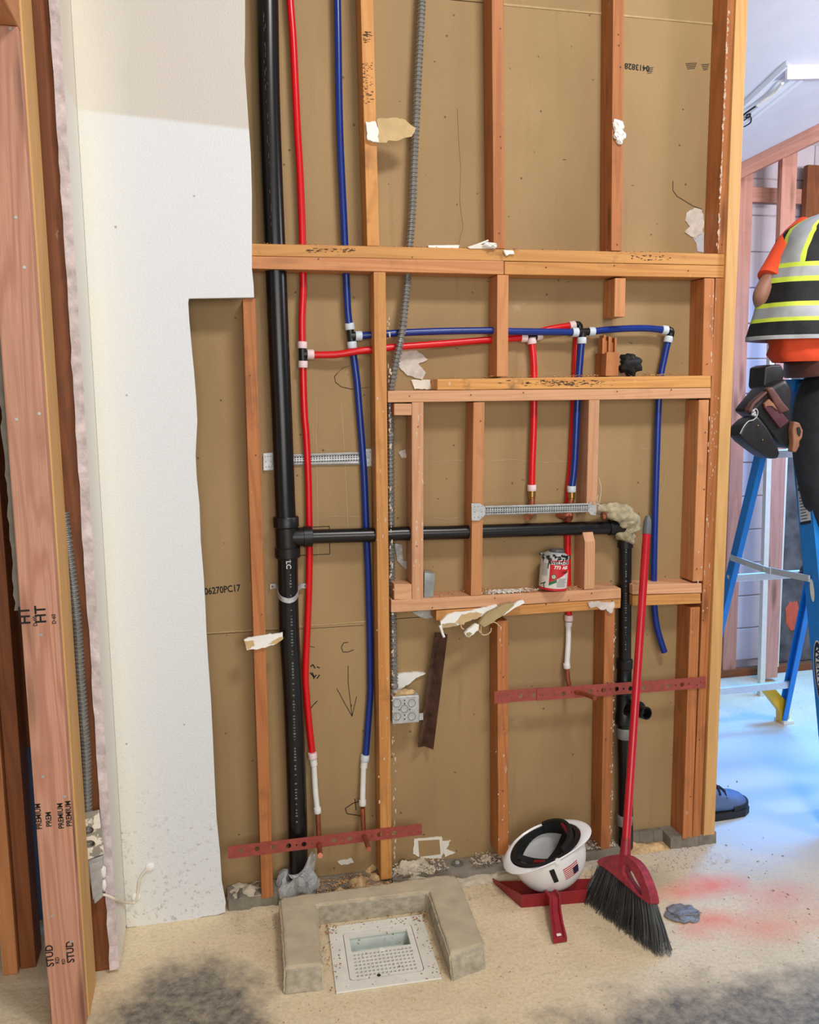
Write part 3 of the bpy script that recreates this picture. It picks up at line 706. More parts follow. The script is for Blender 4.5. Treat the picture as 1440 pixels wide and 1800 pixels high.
f = MB(); f.tube([P(614.8,574,.063),P(619,608,.066)],.0125,14); f.tube([P(617,590.5,.063),P(632,590.5,.062)],.0125,14); obj('tee_fitting', f, ABS2, blu, smooth=SM)
for a in ((615,574,.12,1),(619,606.5,.12,1),(630.5,590.5,1,0)): pring(*a, .064, .0155, RINGB, blu)
f = MB(); f.tube([P(1010,584,.042),P(1040,583,.05)],.0125,14); f.tube([P(1025,584,.045),P(1023,600,.047)],.0125,14); obj('tee_fitting', f, ABS2, blu, smooth=SM)
for a,dd in (((1011,584,1,0),.042),((1040,583,1,0),.05),((1023,598.5,0,1),.047)): pring(*a, dd, .0155, RINGB, blu)
f = MB(); f.tube(spline([P(1166,580,.05),P(1176,580.5,.052),P(1179.5,584,.055),P(1176.5,597,.057)],.004),.0128,14); obj('elbow_fitting', f, ABS2, blu, smooth=SM)
pring(1168.5,580,1,.1,.051,.0155,RINGB,blu); pring(1175,596.5,-.2,1,.057,.0155,RINGB,blu)
pring(1005,859.5,0,1,.048,.0155,RINGB,blu); pring(641.8,1332,-.1,1,.07,.0155,RINGB,blu)
f = MB(); f.lathe(P(1005,865,.048),(0,0,-1),[(0,.0125),(.02,.0125),(.022,.0105),(.026,.0105)],16); obj('brass_adapter', f, BRASS, blu, smooth=SM)
f = MB(); f.tube([P(1005,874,.048),P(1001,900,.05)],.0105,14); f.tube(spline([P(1001,897,.05),P(996,907,.05),P(988,908,.045),P(981,905,.03)],.004),.0105,14); f.tube(spline([P(1001,896,.05),P(1003,908,.045),P(1000,914,.03)],.004),.0098,12); obj('copper_tee', f, COPPER, blu, smooth=SM)
tubeo('adapter', pth([(641,1338),(639.5,1349)], .07), .0125, PEXW, blu); tubeo('end_pipe', pth([(639.2,1349,.068),(638.2,1380,.062),(637.5,1416,.05)], .06), .0098, PEXW, blu)
pring(637.6,1411,0,1,.052,.0125,PEXW,blu,.018)
tubeo('stub_out', pth([(637.8,1420,.05),(638.2,1442,.046),(639,1458,.04),(640,1466,.025),(641,1470,.0),(645,1482,-.08),(648.5,1493,-.14)], .04), .0082, COPPER, blu)

# --- black drain
dr = thing('drain_pipe', 'black plastic waste stack with a long horizontal arm to a second upright', 'pipe', P(524,1530,.045))
RB = .0325
up_ = [P(x,y,.045) for x,y in ((467,-70),(470,0),(473,167),(479,333),(485.5,487),(490,605),(495.5,733),(501,880),(502.5,912))]
tubeo('pipe', spline(up_,.06), RB, ABS, dr, 28)
lo_ = [P(x,y,.045) for x,y in ((505.5,975),(508,1100),(515,1217),(521,1374),(524.5,1520))]
lo_[-1].z = .012
tubeo('pipe', spline(lo_,.06), RB, ABS, dr, 28)
f = MB(); a, c = P(502.3,908,.045), P(506,980,.045); d = (c-a); L = d.length; d.normalize()
f.lathe(a, d, [(0,.0385),(.004,.041),(.032,.041),(.036,.0365),(L-.036,.0365),(L-.032,.041),(L-.003,.041),(L,.038)], 28)
br0 = P(504,944,.045)
f.tube(spline([br0, P(520,944,.042), P(534,943.5,.04), P(545,943.5,.04)],.01), .031, 24)
f.lathe(P(533,943.6,.04), (1,0,.0), [(0,.031),(.001,.0335),(.028,.0335),(.029,.03)], 24)
obj('sanitary_tee', f, ABS2, dr, smooth=SM)
RA = .0232
tubeo('arm_pipe', [P(546,943.3,.04),P(662,940,.04),P(703,938,.04),P(787,936.3,.04),P(850,934,.04),P(979,930,.04),P(1078,927,.042)], RA, ABS, dr, 24)
f = MB(); f.tube(spline([P(1070,927.3,.042),P(1086,927,.042),P(1096,931,.044),P(1099,942,.046),P(1099,962,.046)],.006),.0275,22); obj('elbow', f, ABS2, dr, smooth=SM)
tubeo('pipe', [P(1099,955,.046),P(1098.5,1060,.046),P(1098,1165,.046)], RA, ABS, dr, 24)
f = MB(); a = P(1098,1158,.046); f.lathe(a,(0,0,-1),[(0,.026),(.003,.0295),(.034,.0295),(.037,.0265),(.082,.0265),(.086,.029),(.13,.029),(.133,.0265),(.2,.0265),(.205,.0295),(.24,.0295),(.243,.026)],24)
obj('coupling', f, ABS2, dr, smooth=SM)
f = MB(); f.tube(spline([P(1098,1250,.046),P(1110,1245,.02),P(1124,1246,-.03)],.01),.0265,20); obj('side_tee', f, ABS2, dr, smooth=SM)
a, c = P(1112,1246,.01), P(1137,1254,-.07); d = (c-a); L = d.length
f = MB(); f.lathe(a, d, [(0,.0225),(L,.0225),(L,.018),(L-.05,.018)], 22, caps=True); o = obj('stub_pipe', f, ABS, dr, smooth=SM); o['label'] = 'open stub of black pipe facing forward'
zb = P(1098,1490,.046); zb.z = .0
tubeo('pipe', [P(1098,1270,.046), Vector((P(1098.5,1400,.046).x,.046,.3)), Vector((P(1100,1480,.046).x,.046,.01))], .0275, ABS, dr, 24)
for y_ in (1278,1431):
    a = P(1098.5,y_,.046); f = MB(); f.lathe(a,(0,0,-1),[(0,.0285),(.004,.0305),(.034,.03),(.04,.0285)],18); obj('tape_band', f, DUCT, dr, smooth=SM)
for (xa,ya,xb,yb2,r,n,amt) in ((510,985,522,1450,RB,90,1),(1101,962,1100,1150,RA,44,1)):
    b = MB()
    for k in range(n):
        t = k/n; q = P(xa+(xb-xa)*t, ya+(yb2-ya)*t, .045-r-.0006); w_ = random.uniform(.0012,.004); h_ = random.uniform(.003,.0065)
        if random.random() < .22: continue
        b.add([q+V(-w_,0,h_/2),q+V(w_,0,h_/2),q+V(w_,0,-h_/2),q+V(-w_,0,-h_/2)],[(0,3,2,1)])
    stuff(obj('printed_line', b, plain('dim_print',(112,116,120),.7), dr, recalc=False))
text('lettering', 'LC', .022, P(507,993,.045-RB-.0012), (.02,0,-1), (1,0,.02), INKW, dr)
b = MB()
for k in range(60):
    t = k/60; x = 470+13*t; y = 20+380*t
    if random.random() < .5: continue
    q = P(466+x*0+13*t+random.uniform(-5,0), y, .045-RB-.0006); h_ = random.uniform(.002,.01)
    b.add([q+V(-.0006,0,h_),q+V(.0008,0,h_),q+V(.0008,0,-h_),q+V(-.0006,0,-h_)],[(0,3,2,1)])
stuff(obj('scuff', b, plain('dim_scuff',(66,64,62),.7), dr, recalc=False))

# short wrapped vent stub
vp = thing('vent_stub', 'short black pipe stub wrapped in crumpled black plastic above the plank', 'pipe', P(1110,662,.045))
tubeo('pipe', [P(1109,690,.05),P(1109,655,.05)], .016, ABS, vp)
f = MB(); f.blob(P(1108,640,.038),(.036,.026,.033),22,.5,2.6,5); f.tube([P(1109,660,.05),P(1108,646,.05)],[.015,.026],14); obj('wrapping', f, BLACK, vp, smooth=True)

# pipe clamp
cl = thing('pipe_strap', 'grey two-ear strap hugging the black stack below the tee', 'strap', P(508,1045,.04))
pa = [P(475,1031,.075),P(486,1030,.07),P(489,1036,.05),P(490.5,1047,.035),P(497,1053,.012),P(508,1056,.0095),P(518,1052,.013),P(523,1044,.035),P(524,1036,.05),P(529,1030,.07),P(541,1030,.075)]
f = MB(); pa = spline(pa,.006); vs=[]; fs=[]
for i,p in enumerate(pa):
    t = (pa[min(i+1,len(pa)-1)]-pa[max(i-1,0)]).normalized(); nn = V(0,0,1).cross(t); nn.z=0; nn = nn.normalized() if nn.length>.1 else V(0,-1,0)
    for s_ in (-.008,.008):
        for k in (0,.0022): vs.append(p+V(0,0,s_)+nn*k*(-1))
for i in range(len(pa)-1):
    a=i*4; b_=a+4
    fs += [(a,b_,b_+2,a+2),(a+1,a+3,b_+3,b_+1),(a,a+1,b_+1,b_),(a+2,b_+2,b_+3,a+3)]
fs += [(0,2,3,1),(len(vs)-4,len(vs)-3,len(vs)-1,len(vs)-2)]
f.add(vs,fs); obj('band', f, GALV, cl, smooth=SM)
for x,y in ((479,1031),(537,1030)): obj('screw', MB().lathe(P(x,y,.073),(0,-1,0),[(0,.004),(.004,.0035)],8), DARKST, cl)

# --- flexible conduit
def conduit(path, r=.0112, pitch=.0125, amp=.0019, n=12):
    p = spline(path, pitch/4); return MB().tube(p, [r+amp*(1 if i%4 in (1,2) else -1) for i in range(len(p))], n)
fc = thing('flexible_conduit', 'grey ribbed steel conduit running down to the square junction box', 'conduit', P(694,1215,.04))
cp = [P(x,y,d) for x,y,d in ((744,-60,.05),(741.7,0,.05),(736.7,100,.05),(732,200,.048),(728,283,.048),(725,367,.05),(720,433,.05),(715.5,500,.045),(711.5,540,.035),(705.5,593,.02),(697,632,.03),(688,682,.05),(686,720,.06),(687,767,.06),(687.5,900,.062),(689,1033,.062),(691.5,1100,.055),(693.5,1200,.04),(694.5,1224,.036))]
obj('ribbed_tube', conduit(cp), FLEX, fc, smooth=False)
obj('connector', MB().lathe(P(694.5,1212,.036),(0,0,-1),[(0,.014),(.012,.014),(.013,.017),(.02,.017)],12), GALV, fc, smooth=SM)
fl = thing('flexible_conduit', 'ribbed steel conduit between the new post and the old stud at left', 'conduit', P(155,1430,-.24))
obj('ribbed_tube', conduit([P(x,y,-.245) for x,y in ((112,900),(122,980),(129,1040),(136,1110),(140,1180),(146,1260),(151,1330),(153,1400),(154,1450),(155,1500))], .0125, .011, .0022), FLEX, fl)

# junction box
jb = thing('junction_box', 'square grey steel junction box with round knockouts beside the long stud', 'electrical box', P(713,1248,.03))
tl, tr, br_, bl = P(690,1225,0), P(737,1222,0), P(737,1269.5,0), P(690,1273.5,0)
f = MB(); f.hexa([tl,tr,br_,bl]+[p+V(0,.052,0) for p in (tl,tr,br_,bl)]); obj('box_body', f, GALV, jb, bevel=.003)
for x,y,r in ((698,1236,.0135),(724,1236,.0125),(711,1246,.0125),(698,1259.5,.0125),(724,1259.5,.0125)):
    f = MB(); q = P(x,y,0); f.lathe(q+V(0,.0005,0),(0,-1,0),[(0,r),(.0012,r),(.0015,r-.001)],18); obj('knockout', f, GALV, jb); f = MB(); f.tube([q+V(r*math.cos(2*PI*k/24),-.0008,r*math.sin(2*PI*k/24)) for k in range(25)],.0009,5); obj('knockout_ring', f, plain('groove_grey',(96,98,98),.7), jb)
f = MB()
for x,y in ((711.5,1231),(711.5,1237),(702,1247.5),(720.5,1247),(711.5,1257),(711.5,1264)): f.lathe(P(x,y,-.0002),(0,-1,0),[(0,.0024),(.0004,.0024)],8)
stuff(obj('screw_hole', f, INK, jb))
f = MB(); f.lathe(P(699,1260,-.001),(0,-1,0),[(0,.006),(.006,.005)],10); f.box(tuple(P(697,1262,-.008)),tuple(P(698.5,1255,-.006))) ; obj('ground_screw', f, GALV, jb)
f = MB(); q = P(738,1260,.02); f.box((q.x-.002,.02,q.z-.012),(q.x+.012,.022,q.z+.012)); obj('mounting_ear', f, GALV, jb)
f = MB(); f.blob((tl+V(.045,.026,.002)),(.04,.022,.008),16,.5,3,2); stuff(obj('sawdust', f, SAW, jb, smooth=True))

# ================================================================== METAL STRAPS AND BRACKETS
def strap(name, label, quad, holes, y0=-.003, th=.0018, mat=STRAP):
    tl, tr, br, bl = [P(x,y,y0) for x,y in quad]; u = (tr-tl).normalized(); w = (tl-bl).normalized(); O = tl
    oc = [((p-O).dot(u),(p-O).dot(V(0,1,0).cross(u)*-1)) for p in (tl,tr,br,bl)]
    wv = V(0,1,0).cross(u)*-1
    hs = []
    for x,y,r in holes:
        q = P(x,y,y0); hs.append(circ((q-O).dot(u),(q-O).dot(wv),r,12))
    f = MB(); f.holed(O,u,wv,oc,hs,(0,th,0))
    return obj(name, f, mat, None)
c8 = lambda x,y: (380+x/2.88, 1200+y/2.88)
hs = [(*c8(x,y),r) for x,y,r in ((125,851,.0085),(207,841,.0085),(248,839,.0035),(288,833,.0085),(367,826,.0085),(407,822,.003),(445,818,.0085),(484,815,.0035),(598,799,.0085),(640,800,.003),(675,790,.0085),(712,788,.003),(790,775,.0035),(827,769,.0085),(868,768,.0035),(903,762,.0085),(935,762,.0025),(950,757,.0025),(965,760,.0025),(985,752,.0025),(1005,750,.0025),(1020,748,.0025),(1034,746,.0025),(80,862,.0025),(168,856,.0025))]
tag(strap('perforated_strap','', ((401,1488),(742,1448),(742,1467.3),(401,1510)), hs), 'red perforated pipe strap across the studs above the concrete curb', 'strap')
c9 = lambda x,y: (840+x/2.4, 1100+y/2.4)
hs = [(*c9(x,y),r) for x,y,r in ((85,300,.0025),(98,298,.0025),(112,300,.0025),(125,292,.0025),(140,298,.0025),(182,297,.0085),(210,294,.003),(238,292,.0085))]
tag(strap('perforated_strap','', ((869,1215),(958,1208.5),(958,1229.5),(869,1237)), hs, -.0026), 'shorter red perforated strap nailed to the stud left of the white helmet', 'strap')
hs = [(*c9(x,y),r) for x,y,r in ((262,292,.0025),(275,293,.0025),(290,291,.0025),(305,290,.0025),(325,290,.0025),(340,288,.0025),(362,287,.0085),(395,282,.003),(475,276,.0085),(505,275,.003),(530,271,.0085),(560,268,.0035),(586,267,.0085),(616,266,.0035),(645,265,.0085),(700,262,.0085),(725,259,.0035),(775,256,.0035),(805,254,.0085),(835,251,.0035),(862,248,.0085),(890,246,.0035),(925,250,.0025),(940,238,.0025),(955,240,.0025))]
tag(strap('perforated_strap','', ((944,1210.5),(1241,1189.6),(1241,1209.3),(944,1232)), hs, -.0052), 'longer red perforated strap passing behind the broom handle', 'strap')

def bracket(label, railq, taba, tabb, y0, holes_rows=3):
    t = thing('stud_bracket', label, 'bracket', P(*railq[0], y0))
    tl, tr, br, bl = [P(x,y,y0) for x,y in railq]
    f = MB(); prof = [(0,0),(.12,-.004),(.25,0),(.38,-.004),(.62,-.004),(.75,0),(.88,-.004),(1,0)]
    vs=[]; fs=[]
    for (p,q) in ((tl,bl),(tr,br)):
        for k,dy in prof: vs.append(p+(q-p)*k+V(0,dy,0))
        for k,dy in prof: vs.append(p+(q-p)*k+V(0,dy+.0015,0))
    n = len(prof)
    for i in range(n-1):
        fs.append((i,i+1,2*n+i+1,2*n+i)); fs.append((n+i,3*n+i,3*n+i+1,n+i+1))
    fs += [(0,2*n,3*n,n),(n-1,2*n-1,4*n-1,3*n-1)]
    f.add(vs,fs); obj('slotted_rail', f, GALV, t)
    f = MB(); u = (tr-tl); m = int(u.length/.0085)
    for k in range(m):
        for j in (.28,.5,.72):
            q = tl+u*((k+.5)/m)+(bl-tl)*j+V(0,-.0048,0); f.box((q.x-.0023,q.y,q.z-.0015),(q.x+.0023,q.y+.0006,q.z+.0015))
    stuff(obj('slot', f, plain('slot_dark',(50,52,54),.8), t))
    for tab in (taba, tabb):
        q = [P(x,y,y0-.003) for x,y in tab]; O = q[0]; u = (q[1]-q[0]); W = u.length; u.normalize(); w = V(0,1,0).cross(u)*-1
        oc = [((p-O).dot(u),(p-O).dot(w)) for p in q]; cx = sum(a for a,_ in oc)/len(oc); cy = sum(b for _,b in oc)/len(oc)
        xs = [a for a,_ in oc]; ys = [b for _,b in oc]; hs = []
        for i in (.25,.5,.75):
            for j in (.2,.5,.8):
                if (i,j) == (.5,.5): continue
                hs.append(circ(min(xs)+(max(xs)-min(xs))*i, min(ys)+(max(ys)-min(ys))*j, .0016, 8))
        f = MB(); f.holed(O,u,w,oc,hs,(0,.0016,0)); obj('end_tab', f, GALV, t)
    return t
bracket('galvanised sliding bracket behind the black stack and red pipe', [(478,800),(634,794.5),(634,816.5),(478,819)], [(463,797),(480,795.5),(481,826),(463.5,827)], [(642.5,789.5),(660.5,787.5),(661.5,818.5),(643,820)], .083)
bracket('galvanised sliding bracket above the horizontal black arm', [(853,889.5),(1034,884.5),(1034,900.5),(853,906)], [(829,885),(843,884.5),(853,891),(853,905),(843,915),(829.5,915)], [(1033,889),(1040,880),(1049,877.5),(1048,906),(1039,905),(1033,898)], -.004)
# ears of the right-hand bracket fold back onto the studs

# ================================================================== LOOSE ITEMS ON THE FRAME
# left electrical box with plaster ring
eb = thing('outlet_box', 'tilted steel box with a paint-splashed plaster ring at the left return', 'electrical box', P(165,1590,-.25))
q = [P(x,y,-.262) for x,y in ((140,1431),(174,1424),(183,1500),(143,1516))]; O = q[0]; u = (q[1]-q[0]).normalized(); w = (q[0]-q[3]); w = (w-u*w.dot(u)).normalized()
oc = [((p-O).dot(u),(p-O).dot(w)) for p in q]
hh = []
for x,y in ((154,1460),(156,1484)):
    c_ = P(x,y,-.262); hh.append([(( c_-O).dot(u)+.017*math.cos(2*PI*k/14),(c_-O).dot(w)+.012*math.sin(2*PI*k/14)) for k in range(14)])
def m_splash():
    t = NT('paint_splashed_steel'); co = t.n('ShaderNodeTexCoord').outputs['Object']
    t.col(t.mix(t.ramp(t.noise(co, 22, 4), .48, .52), srgb(150,148,138), srgb(236,232,220))); return t.set(.5, .2)
f = MB(); f.holed(O,u,w,oc,hh,(0,.003,0)); obj('plaster_ring', f, m_splash(), eb)
f = MB(); f.hexa([P(x,y,-.255) for x,y in ((150,1514),(181,1504),(180,1578),(166,1590))]+[P(x,y,-.255)+V(0,.05,0) for x,y in ((150,1514),(181,1504),(180,1578),(166,1590))]); obj('box_body', f, GALV, eb, bevel=.003)
f = MB(); f.hexa([P(x,y,-.259) for x,y in ((156,1520),(174,1514),(174,1570),(163,1582))]+[P(x,y,-.254) for x,y in ((156,1520),(174,1514),(174,1570),(163,1582))]); obj('cover_lip', f, GALV, eb, bevel=.002)
f = MB(); f.blob(P(182,1532,-.248),(.009,.008,.022),10,.4,3,1); f.blob(P(183,1556,-.248),(.008,.008,.018),10,.4,3,2); obj('paint_lump', f, PUTTY, eb, smooth=True)
cb = thing('wall_cable', 'cream cable clipped low across the white corner', 'cable', P(225,1580,-.03))
RX = lambda x,y: PL(x,y,V(-.3265,0,0),V(1,0,0))
tubeo('cable', spline([P(180,1572,-.242),P(188,1574,-.242),P(195,1577,-.236),RX(206,1582),RX(218,1586),P(234,1587,-.022),P(240,1580,-.024),P(243,1565,-.02),P(245,1548,-.02),P(252,1535,-.02),P(263,1524,-.018)],.008), .0042, CREAM, cb, 10)
for x,y in ((239,1577),(264,1524)):
    f = MB(); f.blob(P(x,y,-.016),(.015,.007,.015),16,.05,2,1); obj('cable_clip', f, PUTTY, cb, smooth=True)

# drywall scraps
def jag(pts, amp=1.0, step=4.5):
    out = []
    for i in range(len(pts)):
        a, c = pts[i], pts[(i+1)%len(pts)]; L = math.hypot(c[0]-a[0],c[1]-a[1]); n = max(1,int(L/step)); out.append(a)
        for k in range(1,n):
            t = k/n; out.append((a[0]+(c[0]-a[0])*t+random.uniform(-amp,amp), a[1]+(c[1]-a[1])*t+random.uniform(-amp,amp)))
    return out
def scrap(name, label, polys, y0, th, grp=None, cat='plaster scrap', bev=.0015):
    t = thing(name, label, cat, P(*polys[0][0][0], y0), grp)
    for pts, mat, dy, nm, tt in polys:
        f = MB(); f.prism([P(x,y,y0+dy) for x,y in jag(pts)], (0,tt,0)); obj(nm, f, mat, t, bevel=0)
    return t
scrap('drywall_scrap','white strip of broken gypsum hanging on the stud beside the black stack',[([(429,1125),(437,1121),(470,1116),(497,1112),(498,1122),(485,1132),(472,1136),(455,1141),(434,1143),(432,1135)],PUTTY,0,'gypsum_piece',.009),([(430,1127),(446,1126),(448,1135),(435,1142),(432,1134)],PAPER,-.001,'torn_face',.001),([(472,1133),(485,1124),(497,1119),(498,1123),(486,1132)],PAPER,-.001,'torn_face',.001)],-.0105,.01)
scrap('drywall_scrap','brown paper flap with a white gypsum chunk nailed high on the stud',[([(643,214),(650,215),(660,213),(663,222),(666,231),(664,240),(666,250),(656,249),(646,245),(645,230)],PUTTY,0,'gypsum_piece',.011),([(663,209),(682,208),(694,206.5),(712,210),(722,219),(731,225),(729,232),(724,240),(712,242),(701,247),(682,247),(680,251),(665,251)],PAPER,.003,'paper_flap',.0016)],-.0125,.01)
t = thing('drywall_scrap','lumpy white gypsum blob stuck on the upper right stud','plaster scrap',P(1088,232,0)); f = MB()
for k,(x,y,s) in enumerate(((1083,218,.012),(1090,220,.014),(1088,230,.016),(1094,238,.012),(1090,245,.013),(1083,239,.009))): f.blob(P(x,y,-.006),(s,.009,s*1.1),12,.45,3,k)
obj('gypsum_piece', f, PUTTY, t, smooth=False)
t = thing('drywall_scrap','flat white gypsum strip lying on the header between upper studs','plaster scrap',P(782,436,.0)); f = MB(); f.hexa([P(752,431,.004),P(808,430.5,.004),P(806,437,.004),P(754,436.5,.004)]+[P(752,431,.004)+V(.01,.06,0),P(808,430.5,.004)+V(.01,.06,0),P(806,437,.004)+V(.01,.06,0),P(754,436.5,.004)+V(.01,.06,0)]); obj('gypsum_piece', f, PUTTY, t, bevel=.002)
t = thing('drywall_scrap','crumpled paper and gypsum bits at the foot of the upper middle stud','plaster scrap',P(855,436,0)); f = MB()
f.prism([P(x,y,-.004) for x,y in ((822,434),(840,428),(858,421),(860,423),(845,430),(868,431),(873,434),(870,437),(826,437))],(0,.03,0)); obj('paper_piece', f, PAPER_W, t, bevel=.001)
f = MB(); f.blob(P(860,431,-.008),(.022,.012,.008),12,.5,3,4); f.blob(P(868,433,-.006),(.01,.01,.008),10,.5,3,7); obj('gypsum_piece', f, PUTTY, t)
t = thing('drywall_scrap','small white gypsum crumb over the joint of the header','plaster scrap',P(895,444,-.004)); f = MB(); f.prism([P(x,y,-.008) for x,y in ((885,439),(903,440),(905,447),(896,447),(891,450),(888,446))],(0,.012,0)); obj('gypsum_piece', f, PUTTY, t, bevel=.003)
z3 = lambda x,y: (740+x/7.2,1040+y/7.2)
scrap('drywall_scrap','torn gypsum and curled brown paper hanging from the sill plate',[
 ([z3(*k) for k in ((250,380),(350,290),(440,260),(600,250),(760,215),(960,165),(975,190),(860,270),(700,340),(560,390),(440,430),(270,465))],PUTTY,0,'gypsum_piece',.011),
 ([z3(*k) for k in ((440,390),(520,290),(700,255),(780,280),(720,340),(640,350),(560,390),(545,420),(500,410),(470,400))],PAPER,-.002,'paper_flap',.0016),
 ([z3(*k) for k in ((270,410),(440,400),(470,430),(275,465))],plain('tan_paper_edge',(186,164,124),.85),-.002,'paper_edge',.0016),
 ([z3(*k) for k in ((790,330),(860,260),(1060,165),(1160,140),(1185,165),(1040,300),(900,400),(800,450),(740,400))],plain('tan_paper_roll',(178,156,112),.85),-.022,'paper_roll',.016),
 ([z3(*k) for k in ((1040,300),(1100,220),(1250,120),(1300,110),(1312,145),(1180,210),(1050,300))],PUTTY,-.02,'gypsum_piece',.012),
 ([z3(*k) for k in ((555,530),(600,480),(700,410),(735,420),(725,490),(610,580),(580,570))],PUTTY,-.024,'gypsum_piece',.014),
 ([z3(*k) for k in ((575,525),(620,512),(650,530),(610,575),(585,565))],plain('tan_paper_end',(170,156,110),.85),-.026,'torn_face',.002)],-.012,.01)
t0 = [o for o in C.objects if o.name.startswith('drywall_scrap') and o['label'].startswith('torn gypsum')][0]
for pp in (((500,405),(510,440),(520,465),(545,475)),((740,400),(730,450),(740,500),(770,530)),((775,370),(760,450),(770,540),(830,545),(880,510),(890,460)),((800,340),(860,380),(940,390),(980,420),(990,445))):
    f = MB(); f.tube(spline([P(*z3(*k),-.028) for k in pp],.003),.0022,6); obj('paper_curl', f, PAPER, t0, smooth=True)
f = MB(); f.tube(spline([P(*z3(*k),-.016) for k in ((240,430),(260,480),(275,530),(295,575))],.003),0.0042,8); obj('gypsum_crumb', f, PUTTY, t0)
t = thing('drywall_scrap','ragged white gypsum crust under the right end of the sill','plaster scrap',P(1058,1066,-.005)); f = MB(); f.prism([P(x,y,-.011) for x,y in jag(((1034,1059),(1052,1057),(1066,1060),(1080,1058),(1081,1066),(1078,1075),(1072,1078),(1066,1070),(1056,1072),(1050,1067),(1038,1068)),1.6,3)],(0,.0115,0)); obj('gypsum_piece', f, GYP, t)
t = thing('drywall_scrap','grey film shred behind the sill near the long stud','plaster scrap',P(745,1080,.08)); f = MB(); f.prism([P(x,y,.075) for x,y in ((724,1076),(760,1072),(762,1086),(748,1088),(736,1084))],(0,.008,0)); obj('film_piece', f, FILM, t, bevel=.002)
# plastic guard block on the sill
f = MB(); q = [P(x,y,.008) for x,y in ((746,1006),(766,1009),(762,1050),(745,1053))]
f.hexa(q+[p+V(.006,.045,0) for p in q]); o = obj('plastic_guard', f, plain('cloudy_grey_plastic',(150,154,152),.3,var=.15), None, bevel=.006, smooth=SM); tag(o,'cloudy grey plastic block standing on the sill beside the cripple stud','block')

# glue can
cz0 = P(970,1036,0).z
can = thing('glue_can', 'dented red and white glue can smeared with black on the sill plate', 'can', (P(970,1036,.0).x,.03,cz0))
A = V(.075,0,.997).normalized(); O = V(P(968,1036,.03).x,.012,cz0+.004); Fd = V(-.373,-.928,0); Fd = (Fd-A*Fd.dot(A)).normalized(); Sd = A.cross(Fd)*1.0
if Sd.x < 0: Sd = -Sd
R0, H0 = .0478, .108
f = MB(); n, m = 180, 90; vs=[]; fs=[]; mi=[]
for i in range(m+1):
    for k in range(n):
        th = 2*PI*k/n; vs.append(O+A*(H0*i/m)+(Fd*math.cos(th)+Sd*math.sin(th))*R0)
for i in range(m):
    for k in range(n):
        th = 2*PI*(k+.5)/n; th = th if th < PI else th-2*PI; h = (i+.5)/m; s_ = th
        fs.append((i*n+k,i*n+(k+1)%n,(i+1)*n+(k+1)%n,(i+1)*n+k))
        c_ = 0
        if h < .06 or .93 < h: c_ = 1 if h < .045 or h > .95 else 0
        elif -.32 < s_ < 2.4:
            dg = .22+.36*(s_+.32)/1.6
            if h > .90: c_ = 1
            elif h > .80: c_ = 0
            elif h > dg: c_ = 1
            elif h > dg-.10 and s_ < .25: c_ = 2
        mi.append(c_)
f.add(vs,fs); f.mi = mi; obj('can_body', f, [CANW,CANR,GREEN], can, smooth=True)
obj('bottom_rim', MB().lathe(O-A*.003,A,[(0,R0),(.0005,R0+.0012),(.004,R0+.0012),(.0045,R0)],40), CANR, can, smooth=SM)
f = MB().lathe(O+A*H0,A,[(-.004,R0+.001),(.001,R0+.0015),(.004,R0+.001),(.005,R0-.004),(.008,R0-.006),(.014,.03),(.016,.027)],40); obj('shoulder', f, GALV, can, smooth=SM)
obj('screw_cap', MB().lathe(O+A*(H0+.014)+Sd*.004,A,[(0,.025),(.003,.026),(.010,.026),(.012,.024),(.0125,.019),(.0115,.018)],32), plain('cap_metal',(120,122,122),.35,.7), can, smooth=SM)
f = MB()
for k in range(26):
    th = -1.6+3.2*k/25; rr_ = R0+.0008; q = O+A*(H0+random.uniform(-.002,.006))+(Fd*math.cos(th)+Sd*math.sin(th))*(rr_-random.uniform(0,.012))
    f.blob(q,(random.uniform(.004,.009),random.uniform(.003,.006),random.uniform(.003,.009)),8,.4,3,k)
for th,h0,h1 in ((-.42,.66,1.0),(-.30,.8,1.0),(.2,.9,1),(.6,.88,1),(-.9,.85,1)):
    p_ = [O+A*(H0*(h1-(h1-h0)*k/6))+(Fd*math.cos(th+.03*math.sin(k))+Sd*math.sin(th+.03*math.sin(k)))*(R0+.0006) for k in range(7)]; f.tube(p_,[.0028,.0026,.0022,.002,.0018,.0016,.001],6)
p_ = [O+A*(H0*hh_)+(Fd*math.cos(th)+Sd*math.sin(th))*(R0+.0006) for th,hh_ in ((-1.0,.14),(-.8,.17),(-.62,.20),(-.58,.23))]; f.tube(p_,.0018,6)
p_ = [O+A*(H0*hh_)+(Fd*math.cos(th)+Sd*math.sin(th))*(R0+.0006) for th,hh_ in ((-.7,.19),(-.68,.1),(-.62,.03))]; f.tube(p_,.0014,6)
stuff(obj('glue_smear', f, TAR, can))
def bender(th0, h0, lift=.0007):
    return lambda x,y: O+A*(h0+y)+(Fd*math.cos(th0+x/R0)+Sd*math.sin(th0+x/R0))*(R0+lift)
text('lettering','WELD-ON',.0145,None,(1,0,0),(0,0,1),INK,can,bend=bender(.47,H0*.85),sx=1.15)
text('lettering','773',.0155,None,(1,0,0),(0,0,1),PUTTY,can,bend=bender(.22,H0*.71),sx=1.0)
text('lettering','ABS',.0155,None,(1,0,0),(0,0,1),PUTTY,can,bend=bender(.86,H0*.705),sx=1.0)
text('lettering','CEMENT',.008,None,(1,0,0),(0,0,1),INK,can,bend=bender(.92,H0*.56),sx=1.0)
